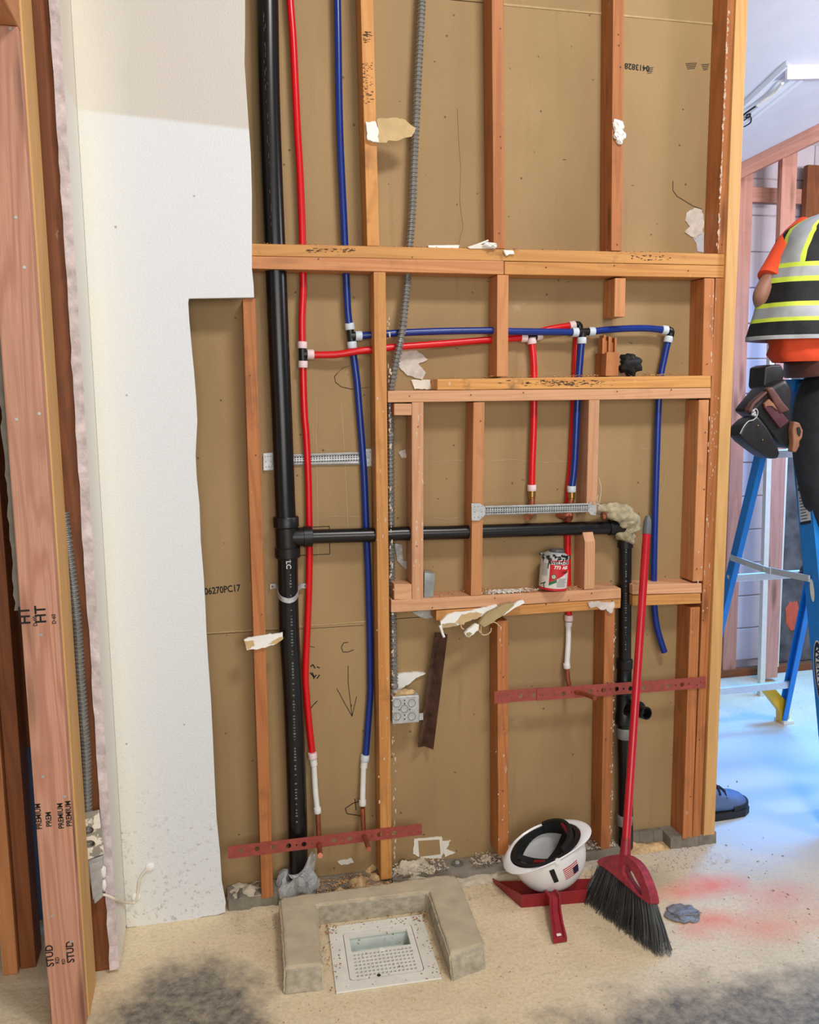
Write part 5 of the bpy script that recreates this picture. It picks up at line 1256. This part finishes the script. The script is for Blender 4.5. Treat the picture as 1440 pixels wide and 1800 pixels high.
tf(flakes('wood_shavings', lambda r_: (lambda x: V(x, r_.uniform(.002,.03), P(443+(x-.1)/1.6*835,428.5+(x-.1)/1.6*18,0).z+.001+r_.uniform(0,.004)))(r_.uniform(.12,1.65)), 260, .0026, SHAV), 'sawdust specks on the header')
tf(flakes('plaster_dust', lambda r_: V(r_.gauss(P(895,1040,0).x,.045), r_.uniform(.004,.05), P(895,1044,0).z+.002+r_.uniform(0,.004)), 420, .0042, PUTTY), 'white plaster dust on the sill plate left of the can')

# ================================================================== RIGHT-HAND ROOM
# ceiling light
cl_ = thing('ceiling_light', 'bare white ceiling light housing with dangling wires at upper right', 'light', PL(1383,143,CP-V(0,0,.1),CN))
LP_ = CP-V(0,0,.03)
La, Lb = PL(1285,209,LP_,CN), PL(1382,118,LP_,CN); Ra, Rb = PL(1285,243,LP_,CN), PL(1414,142,LP_,CN)
ENAM = plain('white_enamel',(226,232,242),.35,var=.02); vs=[]; fa=[]; prof = ((0,0),(.05,0),(.08,.35),(.42,.8),(.55,.8),(.62,.2),(.82,.25),(.86,0),(1,0),(1,.98),(0,.98))
for (l,r) in ((La,Ra),(Lb,Rb)):
    for t_,h_ in prof: vs.append(l+(r-l)*t_+V(0,0,.03)*h_)
n_ = len(prof)
for k in range(n_): fa.append((k,(k+1)%n_,n_+(k+1)%n_,n_+k))
f = MB().add(vs,fa); obj('housing', f, ENAM, cl_, smooth=.4)
e0_, e1_ = PL(1385,114,CP,CN), PL(1480,112,CP,CN); dz_ = V(0,0,-.062); f = MB(); f.hexa([e0_,e1_,e1_+dz_,e0_+dz_]+[p+V(0,.02,0) for p in (e0_,e1_,e1_+dz_,e0_+dz_)]); obj('end_panel', f, plain('end_panel_white',(228,220,222),.5,var=.02), cl_, bevel=.003)
def LW(x,y): return PL(x,y,LP_-V(0,0,.002),CN)
f = MB(); f.tube(spline([LW(*k) for k in ((1376,146),(1368,158),(1358,168),(1345,178),(1330,186),(1315,196),(1302,206))],.01),.004,6); obj('wire', f, INK, cl_, smooth=True)
f = MB(); f.tube(spline([LW(*k) for k in ((1376,145),(1362,163),(1345,176),(1330,187))],.01),.0085,8); obj('wire_sleeve', f, PUTTY, cl_, smooth=True)
f = MB(); f.tube(spline([LW(*k) for k in ((1308,212),(1319,205),(1320,215),(1308,223))],.006),.003,6); f.tube(spline([LW(*k) for k in ((1312,203),(1319,200),(1317,206),(1311,206))],.006),.004,6); obj('wire_loop', f, INK, cl_, smooth=True)

# ladder
ld = thing('step_ladder', 'blue fibreglass step ladder with aluminium rungs and yellow feet', 'ladder', (2.5,.5,0))
FL, FT = V(2.222,-.08,0), V(2.292,.40,1.80); RL, RT = V(2.262,1.0,0), V(2.322,.52,1.76); RR, RRT = V(2.785,1.0,0), V(2.70,.52,1.76); FR, FRT = V(2.84,-.08,0), V(2.73,.40,1.80)
FT, RT, RRT, FRT = FL+(FT-FL)*.94, RL+(RT-RL)*.94, RR+(RRT-RR)*.94, FR+(FRT-FR)*.94
def rail(a,b,w,h,side,nm='rail'):
    f = MB(); d = (b-a).normalized(); sx = V(1,0,0); sx = (sx-d*sx.dot(d)).normalized(); sy = d.cross(sx)
    prof = [(0,-h/2),(side*w,-h/2),(side*w,-h/2+.006),(side*.006,-h/2+.006),(side*.006,h/2-.006),(side*w,h/2-.006),(side*w,h/2),(0,h/2)]
    vs = [p+sx*u_+sy*v_ for p in (a,b) for u_,v_ in prof]; n = len(prof)
    f.add(vs,[(k,(k+1)%n,n+(k+1)%n,n+k) for k in range(n)]+[tuple(range(n-1,-1,-1)),tuple(range(n,2*n))]); return obj(nm, f, LBLUE, ld, bevel=.0015)
rail(FL,FT,.032,.088,1); rail(FR,FRT,.032,.088,-1); rail(RL,RT,.028,.048,1,'rear_rail'); rail(RR,RRT,.028,.048,-1,'rear_rail')
for z_ in (.30,.60,.90,1.20,1.50):
    t_ = z_/1.692; a_, b_ = FL+(FT-FL)*t_, FR+(FRT-FR)*t_; f = MB(); f.hexa([a_+V(.006,-.042,.0),b_+V(-.006,-.042,0),b_+V(-.006,-.042,-.03),a_+V(.006,-.042,-.03)]+[a_+V(.006,.042,0),b_+V(-.006,.042,0),b_+V(-.006,.042,-.03),a_+V(.006,.042,-.03)]); obj('step', f, ALU, ld, bevel=.002)
for z_ in (.22,.82,1.40):
    t_ = z_/1.654; a_, b_ = RL+(RT-RL)*t_, RR+(RRT-RR)*t_; f = MB(); f.beam(a_,b_,.022,.034); obj('rear_bar', f, ALU, ld, bevel=.003)
f = MB(); f.beam((FT+RT)/2+V(-.03,0,.02),(FRT+RRT)/2+V(.03,0,.02),.22,.05); obj('top_cap', f, LBLUE, ld, bevel=.006)
for s_ in (0,1):
    a_ = (FL+(FT-FL)*.5585) if s_ == 0 else (FR+(FRT-FR)*.5585); b_ = (RL+(RT-RL)*.5585) if s_ == 0 else (RR+(RRT-RR)*.5585); o_ = V(-.008 if s_ == 0 else .008,0,0)
    f = MB(); f.beam(a_+o_,(a_+b_)/2+o_+V(0,0,-.012),.006,.026); f.beam((a_+b_)/2+o_*1.6+V(0,-.03,-.012),b_+o_*1.6,.006,.026)
    for q in (a_,b_,(a_+b_)/2+V(0,.02,-.01),(a_+b_)/2+V(0,-.02,-.014)): f.lathe(q+o_*1.2,(-1 if s_ == 0 else 1,0,0),[(0,.007),(.006,.006)],10)
    obj('spreader', f, ALU, ld)
for (ft,inn) in ((RL,1),(RR,-1)):
    f = MB(); t_ = V(inn*.13,-.10,.215)*1.0; up1 = ft+(RT-RL)*.09
    f.prism([ft+V(-.02*inn,-.02,.0),ft+V(inn*.03,-.02,.0),ft+V(inn*.034,-.02,.06),ft+V(inn*.15,-.02,.20),ft+V(inn*.09,-.02,.205),ft+V(inn*-.01,-.02,.10)],(0,.045,0)); obj('foot_brace', f, YELL, ld, bevel=.004)
for ft in (FL,FR,RL,RR):
    f = MB(); f.box((ft.x-.03,ft.y-.04,0),(ft.x+.03,ft.y+.04,.018)); obj('foot_pad', f, PAPER_W, ld, bevel=.003)
d_ = (FT-FL).normalized(); 
def RLP(t_, y_): return FL+(FT-FL)*t_+V(-.0008,0,0)+(V(1,0,0).cross(d_)*-1).normalized()*y_
# maker's oval and safety label sit on the outer web of the left front rail
wn = V(-1,0,0); rs = V(0,-1,.0); rs = (rs-d_*rs.dot(d_)).normalized()
def webp(t_, a_, b_, lift): return FL+(FT-FL)*t_ + rs*b_ + d_*a_ + V(-1,0,0)*lift
def frontp(t_, a_, b_, lift):                                       # front flange face
    sx = V(1,0,0); sx = (sx-d_*sx.dot(d_)).normalized(); nf = -(d_.cross(sx)) ; nf = nf if nf.y < 0 else -nf
    return FL+(FT-FL)*t_+nf*(.044+lift)+sx*(.016+b_)+d_*a_
tW = .351
for (ra,rb_,m_,li) in ((.125,.032,PAPER_W,.0006),(.119,.029,INKN,.0012),(.098,.019,PAPER_W,.0018)):
    f = MB(); f.add([webp(tW,0,0,li)]+[webp(tW,ra*math.cos(2*PI*k/32),rb_*math.sin(2*PI*k/32),li) for k in range(32)],[(0,1+k,1+(k+1)%32) for k in range(32)]); obj('maker_oval', f, m_, ld, recalc=False)
text('lettering','WERNER',.042,None,(1,0,0),(0,1,0),INKN,ld,bend=lambda x,y: webp(tW,-x*1.12,y,.0026))
f = MB(); f.add([webp(.766,a_,b_,.0008) for a_,b_ in ((-.15,-.032),(.15,-.032),(.15,.032),(-.15,.032))],[(0,1,2,3)]); obj('safety_label', f, plain('label_silver',(206,210,216),.5), ld, recalc=False)
f = MB()
for k in range(7): f.add([webp(.766,a_,b_,.0014) for a_,b_ in ((.13-.024*k,-.028),(.141-.024*k,-.028),(.141-.024*k,.028),(.13-.024*k,.028))],[(0,1,2,3)])
for k in range(8): f.add([webp(.766,a_,b_,.0014) for a_,b_ in ((-.045-.012*k,-.026),(-.042-.012*k,-.026),(-.042-.012*k,.016-.004*(k%3)),(-.045-.012*k,.016-.004*(k%3)))],[(0,1,2,3)])
f.add([webp(.766,a_,b_,.0014) for a_,b_ in ((-.15,-.032),(-.138,-.032),(-.138,.032),(-.15,.032))],[(0,1,2,3)])
stuff(obj('label_print', f, INKN, ld, recalc=False))
f = MB(); f.add([webp(.532,0,0,.0008)]+[webp(.532,.045*math.cos(2*PI*k/20),.012*math.sin(2*PI*k/20),.0008) for k in range(20)],[(0,1+k,1+(k+1)%20) for k in range(20)]); obj('white_dab', f, PAPER_W, ld, recalc=False)

# ================================================================== PERSON ON THE LADDER
def skin(name, nodes, edges, mat, parent, root, sub=2):
    names = list(nodes); idx = {n: i for i, n in enumerate(names)}
    me = bpy.data.meshes.new(name+'_cage'); me.from_pydata([nodes[n][0] for n in names], [(idx[a], idx[b_]) for a, b_ in edges], [])
    o = bpy.data.objects.new(name+'_cage', me); C.objects.link(o)
    o.modifiers.new('s', 'SKIN'); su = o.modifiers.new('u', 'SUBSURF'); su.levels = sub; su.render_levels = sub
    sv = me.skin_vertices[0].data if me.skin_vertices else me.attributes
    for i, n in enumerate(names):
        r_ = nodes[n][1]; r_ = r_ if hasattr(r_, '__len__') else (r_, r_); sv[i].radius = r_; sv[i].use_root = (n == root)
    dg = bpy.context.evaluated_depsgraph_get(); m2 = bpy.data.meshes.new_from_object(o.evaluated_get(dg))
    f = MB(); f.add([v.co for v in m2.vertices], [tuple(p.vertices) for p in m2.polygons])
    bpy.data.objects.remove(o); bpy.data.meshes.remove(me); bpy.data.meshes.remove(m2)
    return obj(name, f, mat, parent, smooth=True)
Y0 = .24
pn = thing('person', 'person seen from behind on the ladder in black reflective vest, orange shirt and tool belt', 'person', V(2.42,Y0,.9))
sx_ = 2.44                                                            # spine position
N_ = {'pelvis':(V(2.40,Y0,1.70),(.13,.10)), 'waist':(V(2.42,Y0,1.84),(.12,.09)), 'chest':(V(sx_,Y0,2.08),(.14,.10)), 'upper':(V(2.47,Y0,2.26),(.11,.085)), 'neck':(V(2.50,Y0+.01,2.37),(.055,.055)),
 'head0':(V(2.515,Y0+.03,2.44),(.062,.07)), 'head1':(V(2.525,Y0+.03,2.53),(.078,.092)), 'head2':(V(2.53,Y0+.02,2.61),(.05,.06)),
 'shL':(P(1393,430,Y0+.03),.046), 'elL':(P(1335,523,Y0+.0),.034), 'wrL':(P(1360,580,Y0+.17),.026), 'haL':(P(1374,600,Y0+.24),(.035,.018)),
 'shR':(V(2.66,Y0,2.25),.058), 'elR':(V(2.78,Y0+.06,2.03),.041), 'wrR':(V(2.68,Y0+.25,2.08),.027), 'haR':(V(2.64,Y0+.32,2.10),(.035,.018)),
 'hipL':(V(2.315,Y0,1.60),.10), 'knL':(V(2.345,Y0-.02,1.24),.062), 'anL':(V(2.39,Y0-.06,.985),.042), 'toL':(V(2.39,Y0+.05,.945),(.036,.025)),
 'hipR':(V(2.50,Y0,1.60),.10), 'knR':(V(2.53,Y0+.12,1.40),.062), 'anR':(V(2.53,Y0+.0,1.27),.042), 'toR':(V(2.53,Y0+.10,1.24),(.036,.025))}
E_ = [('pelvis','waist'),('waist','chest'),('chest','upper'),('upper','neck'),('neck','head0'),('head0','head1'),('head1','head2'),('upper','shL'),('shL','elL'),('elL','wrL'),('wrL','haL'),('upper','shR'),('shR','elR'),('elR','wrR'),('wrR','haR'),('pelvis','hipL'),('hipL','knL'),('knL','anL'),('anL','toL'),('pelvis','hipR'),('hipR','knR'),('knR','anR'),('anR','toR')]
for s_ in 'LR':
    h_ = N_['ha'+s_][0]; w_ = (h_-N_['wr'+s_][0]).normalized(); sd_ = w_.cross(V(0,0,1)).normalized()
    for k in range(4):
        ln = (.072,.08,.075,.06)[k]; b0 = h_+sd_*(.018*(k-1.5))+w_*.03
        N_[f'f{k}a{s_}'] = (b0,.0088); N_[f'f{k}b{s_}'] = (b0+w_*ln*.5+V(0,0,-.008),.0084); N_[f'f{k}c{s_}'] = (b0+w_*ln*.8+V(0,0,-.03),.0078)
        E_ += [('ha'+s_,f'f{k}a{s_}'),(f'f{k}a{s_}',f'f{k}b{s_}'),(f'f{k}b{s_}',f'f{k}c{s_}')]
    tb = h_-w_*.01+sd_*.03*(-1 if s_ == 'R' else 1); N_['ta'+s_] = (tb,.0105); N_['tb'+s_] = (tb+w_*.035+sd_*.02*(-1 if s_ == 'R' else 1),.0092); E_ += [('ha'+s_,'ta'+s_),('ta'+s_,'tb'+s_)]
skin('body', N_, E_, SKIN, pn, 'pelvis')
hd = V(2.525,Y0+.03,2.53)
f = MB(); f.blob(hd+V(0,-.012,.03),(.084,.098,.085),24,.05,4,1); obj('hair', f, HAIR, pn, smooth=True)
f = MB(); f.blob(hd+V(0,.115,-.01),(.014,.02,.02),10,0,1); obj('nose', f, SKIN, pn, smooth=True)
for s_ in (-1,1):
    f = MB(); f.blob(hd+V(s_*.083,.0,-.005),(.01,.02,.032),10,.05,2); obj('ear', f, SKIN, pn, smooth=True)
    f = MB(); f.blob(hd+V(s_*.032,.092,.012),(.014,.01,.009),10,0,1); obj('eye', f, PUTTY, pn, smooth=True)
f = MB(); f.blob(hd+V(0,.098,-.05),(.026,.01,.007),10,0,1); obj('mouth', f, DRED, pn, smooth=True)

def loft(rings, mats, classify, n=64, cap=False, wrinkle=0, seed=0):
    f = MB(); vs=[]; fs=[]; mi=[]
    for i,(z,xl,xr,d,yc) in enumerate(rings):
        cx = (xl+xr)/2; rx = (xr-xl)/2
        for k in range(n):
            a = 2*PI*k/n; c_, s_ = math.cos(a), math.sin(a); e_ = .82
            p = V(cx+rx*math.copysign(abs(c_)**e_,c_), yc+d*math.copysign(abs(s_)**e_,s_), z)
            w_ = 1+wrinkle*noise.fractal(V(p.x*9+seed,p.y*9,p.z*6),.8,2,3); p = V(cx+(p.x-cx)*w_, yc+(p.y-yc)*w_, z)
            vs.append(p)
    for i in range(len(rings)-1):
        for k in range(n):
            fs.append((i*n+k,i*n+(k+1)%n,(i+1)*n+(k+1)%n,(i+1)*n+k)); mi.append(classify((rings[i][0]+rings[i+1][0])/2, 2*PI*(k+.5)/n))
    f.add(vs,fs); f.mi = mi; return f
YB = Y0-.10
def zx(px, py): q = P(px,py,Y0-.03); return q.z, q.x
vkeys = [(1328,598),(1329,591),(1339,567),(1341,560),(1346,541),(1349,533),(1358,498),(1362,489),(1369,472),(1372,464),(1379,440),(1386,415),(1397,400),(1412,389),(1432,380),(1455,372)]
rings = []
keyz = [zx(*k) for k in vkeys]
for (z0_,x0_),(z1_,x1_) in zip(keyz,keyz[1:]):
    m_ = max(1,int((z1_-z0_)/.012))
    for k in range(m_): t_ = k/m_; rings.append((z0_+(z1_-z0_)*t_, x0_+(x1_-x0_)*t_))
rings.append(keyz[-1])
zt_, zb_ = keyz[-1][0], keyz[0][0]
def vr(z,xl):
    t_ = (z-zb_)/(zt_-zb_); cxx = 2.40+.09*t_; return (z, xl, max(xl+.1, 2*cxx-xl+.02), .17-.03*t_-(.09*max(0,(t_-.82)/.18)), Y0)
zk = [k[0] for k in keyz]
def vcl(z, a):
    t = [zk[1],zk[2],zk[3],zk[4],zk[5],zk[6],zk[7],zk[8],zk[9]]
    if z < t[0]: return 1
    if t[1] <= z < t[2] or t[3] <= z < t[4] or t[5] <= z < t[6] or t[7] <= z < t[8]: return 2
    if t[2] <= z < t[3] or t[6] <= z < t[7]: return 1
    if z >= t[8]:
        d = abs(a-1.17*PI)
        for s0 in (1.10*PI,1.90*PI):
            d = abs(a-s0)
            if d < .22: return 1
            if d < .28: return 2
    return 0
f = loft([vr(*r_) for r_ in rings], [], vcl, 80, wrinkle=.045)
obj('safety_vest', f, [VBLACK,VGREY,VLIME], pn, smooth=True)
zs0, xs0_ = zx(1371,636); zs1, xs1_ = zx(1369,596)
f = loft([(zs0,xs0_+.01,2.62,.125,Y0),(zs0+.03,xs0_-.012,2.64,.135,Y0),(zs0+.06,xs0_-.004,2.64,.138,Y0),(zs1,xs1_+.0,2.65,.14,Y0),(zs1+.06,xs1_+.02,2.64,.138,Y0),(2.05,2.27,2.64,.135,Y0),(2.2,2.27,2.66,.12,Y0)], [], lambda z,a: 0, 56, wrinkle=.09, seed=4)
obj('shirt', f, ORANGE, pn, smooth=True)
for s_, sh, el in ((0,N_['shL'][0],N_['elL'][0]),(1,N_['shR'][0],N_['elR'][0])):
    d = el-sh; f = MB().tube(spline([sh-d*.12+V(.05 if s_ == 0 else -.05,0,.03), sh, sh+d*.35, sh+d*.66],.02),1.0,20); n_ = len(f.v)//20
    pth_ = spline([sh-d*.12+V(.05 if s_ == 0 else -.05,0,.03), sh, sh+d*.35, sh+d*.66],.02)
    f = MB().tube(pth_, [.060-.008*i/len(pth_) for i in range(len(pth_))], 20); obj('sleeve', f, ORANGE, pn, smooth=SM)
T_ = {'p':(V(2.40,Y0,1.70),(.165,.125)), 'w':(V(2.405,Y0,1.80),(.155,.115)), 'hl':(V(2.305,Y0,1.58),.112), 'ml':(V(2.312,Y0,1.42),.098), 'kl':(V(2.335,Y0-.02,1.24),.083), 'cl':(V(2.365,Y0-.05,1.10),.074), 'al':(V(2.385,Y0-.06,.985),.072),
      'hr':(V(2.50,Y0,1.58),.112), 'kr':(V(2.53,Y0+.12,1.40),.085), 'cr':(V(2.53,Y0+.06,1.33),.075), 'ar':(V(2.53,Y0+.0,1.27),.07)}
skin('trousers', T_, [('p','w'),('p','hl'),('hl','ml'),('ml','kl'),('kl','cl'),('cl','al'),('p','hr'),('hr','kr'),('kr','cr'),('cr','ar')], JEANS, pn, 'p', 2)
for ax_, ay_, az_ in ((2.39,Y0-.06,.915),(2.53,Y0,1.215)):
    f = MB(); vs=[]; fs=[]
    secs = [(-.075,.03,.07),(-.05,.042,.11),(.0,.045,.12),(.06,.045,.085),(.12,.05,.065),(.17,.046,.055),(.20,.028,.035)]
    for (dy,w_,h_) in secs:
        for k in range(14):
            a_ = 2*PI*k/14; vs.append(V(ax_+w_*math.cos(a_), ay_+dy, az_+h_/2+h_/2*math.sin(a_)))
    for i in range(len(secs)-1):
        for k in range(14): fs.append((i*14+k,i*14+(k+1)%14,(i+1)*14+(k+1)%14,(i+1)*14+k))
    fs += [tuple(range(14)),tuple((len(secs)-1)*14+k for k in reversed(range(14)))]
    f.add(vs,fs); bt_ = obj('boot', f, LEATHK, pn, smooth=True)
    f = MB(); f.prism([V(ax_-.045,ay_-.08,az_-.012),V(ax_+.045,ay_-.08,az_-.012),V(ax_+.052,ay_+.12,az_-.012),V(ax_+.03,ay_+.205,az_-.012),V(ax_-.03,ay_+.205,az_-.012),V(ax_-.052,ay_+.12,az_-.012)],(0,0,.022)); obj('sole', f, RUBBER, bt_, bevel=.004)
# tool belt with pouches
zb0 = P(1383,655,Y0-.1).z
f = loft([(zb0-.02,2.195,2.62,.165,Y0-.0),(zb0-.015,2.19,2.625,.17,Y0),(zb0+.05,2.19,2.625,.17,Y0),(zb0+.055,2.195,2.62,.165,Y0)], [], lambda z,a: 0, 56); 
for v in f.v: v.z += (v.x-2.19)*.16
obj('tool_belt', f, LEATH, pn, smooth=True)
z7 = lambda x,y: (1300+x/8.18, 600+y/8.18)
def pouch(pts, mat, y0, th, nm, bev=.012, par=pn):
    f = MB(); f.prism([P(*z7(*k),y0) for k in pts],(0,th,0)); return obj(nm, f, mat, par, bevel=bev, segs=3, smooth=.7)
pc1 = pouch([(372,370),(460,335),(600,330),(650,420),(640,540),(500,660),(380,690),(350,640)],LEATHK,Y0-.06,.10,'pouch',.022)
pc2 = pouch([(140,1000),(400,690),(520,610),(680,520),(780,700),(770,1000),(780,1300),(770,1560),(600,1500),(490,1370),(300,1120)],LEATHK,Y0-.115,.11,'pouch',.02)
pc3 = pouch([(5,1340),(60,1220),(150,1130),(270,1070),(400,1230),(490,1380),(560,1520),(590,1610),(560,1685),(470,1690),(380,1660),(240,1560),(100,1450)],LEATHK,Y0-.15,.08,'pouch',.02)
pouch([(400,680),(480,650),(560,760),(640,880),(740,990),(700,1010),(600,1040),(510,900)],LEATH,Y0-.135,.03,'leather_roll',.008,pc2)
pouch([(140,990),(200,880),(300,790),(395,715),(410,740),(320,830),(240,900),(160,1040)],LEATH,Y0-.13,.03,'leather_edge',.006,pc2)
pouch([(365,900),(430,830),(520,920),(620,1030),(720,1150),(590,1255),(480,1110),(380,980)],plain('plum_leather',(92,48,58),.5,var=.2),Y0-.13,.02,'pocket',.004,pc2)
pouch([(360,895),(430,830),(500,900),(560,1000),(470,930),(400,930),(380,960)],LEATHT,Y0-.134,.012,'pocket_lip',.002,pc2)
lp = pouch([(790,1150),(870,1170),(920,1280),(910,1380),(870,1440),(870,1500),(820,1600),(760,1590),(780,1450),(765,1280)],LEATHT,Y0-.145,.03,'hammer_loop',.006)
pouch([(830,1240),(870,1230),(890,1300),(870,1370),(840,1330)],INK,Y0-.148,.006,'loop_gap',.001,lp)
f = MB()
for x,y in ((200,1000),(215,1030),(222,1060),(190,1050)): f.blob(P(*z7(x,y),Y0-.155),.006,8,.1,2,1)
f.tube(spline([P(*z7(*k),Y0-.155) for k in ((180,1020),(230,970),(265,1010),(250,1080),(200,1130),(130,1150),(60,1230),(10,1330))],.006),.0022,6)
stuff(obj('buckle', f, GALV, pc3, smooth=True))
f = MB()
for x,y in ((268,1210),(335,1418)): f.blob(P(*z7(x,y),Y0-.152),(.003,.002,.003),8,0,1)
stuff(obj('rivet', f, BRASS, pc3))

# boot of someone standing behind the wall end
bo = thing('work_boot', 'blue-grey work boot with black sole peeping out past the end post', 'boot', V(1.9,.21,0))
secs = [(0,.020,.030),(.02,.040,.052),(.05,.050,.064),(.09,.053,.072),(.13,.050,.09),(.17,.046,.118),(.21,.046,.15),(.26,.045,.16),(.295,.035,.15),(.31,.02,.12)]
tx, ty = 2.03, .215; f = MB(); vs=[]; fs=[]
for (dx_,w_,h_) in secs:
    for k in range(18):
        a_ = 2*PI*k/18; c_, s_ = math.cos(a_), math.sin(a_); vs.append(V(tx-dx_, ty+w_*math.copysign(abs(c_)**.8,c_)-dx_*.10, .022+(h_)*(.5+.5*math.copysign(abs(s_)**.8,s_))))
for i in range(len(secs)-1):
    for k in range(18): fs.append((i*18+k,i*18+(k+1)%18,(i+1)*18+(k+1)%18,(i+1)*18+k))
fs += [tuple(range(18)),tuple((len(secs)-1)*18+k for k in reversed(range(18)))]
f.add(vs,fs); obj('upper', f, BOOTB, bo, smooth=True)
so = [(.012,0),(0,.03),(-.002,.045),(.0,.0)]
outs = [(tx+.012,ty),(tx+.004,ty+.032),(tx-.03,ty+.052),(tx-.09,ty+.048),(tx-.2,ty+.028),(tx-.31,ty+.004),(tx-.325,ty-.03),(tx-.31,ty-.07),(tx-.2,ty-.068),(tx-.09,ty-.065),(tx-.03,ty-.058),(tx+.004,ty-.034)]
f = MB(); f.prism([V(x,y,.0) for x,y in outs],(0,0,.03)); obj('sole', f, RUBBER, bo, bevel=.005)
f = MB(); vs=[]; fs=[]
for (dx_,w_,h_) in secs[:4]:
    for k in range(18):
        a_ = 2*PI*k/18; c_, s_ = math.cos(a_), math.sin(a_); vs.append(V(tx+.005-dx_*1.0, ty+(w_+.005)*math.copysign(abs(c_)**.8,c_)-dx_*.10, .022+(.034)*(.5+.5*math.copysign(abs(s_)**.8,s_))))
for i in range(3):
    for k in range(18): fs.append((i*18+k,i*18+(k+1)%18,(i+1)*18+(k+1)%18,(i+1)*18+k))
fs.append(tuple(range(18)))
f.add(vs,fs); obj('toe_guard', f, RUBBER, bo, smooth=True)
for dx_, h_ in ((.115,.098),(.145,.118),(.175,.138)):
    f = MB(); f.tube([V(tx-dx_,ty-dx_*.1-.042,h_-.015),V(tx-dx_+.004,ty-dx_*.1-.02,h_+.008),V(tx-dx_+.004,ty-dx_*.1+.02,h_+.008),V(tx-dx_,ty-dx_*.1+.042,h_-.015)],.006,6); obj('lace', f, INK, bo, smooth=True)
f = MB(); f.tube([V(tx-.255,ty-.026,.14),V(tx-.26,ty-.026,.3),V(tx-.27,ty-.026,.44)],[.047,.06,.066],18); obj('trouser_cuff', f, JEANS, bo, smooth=True)
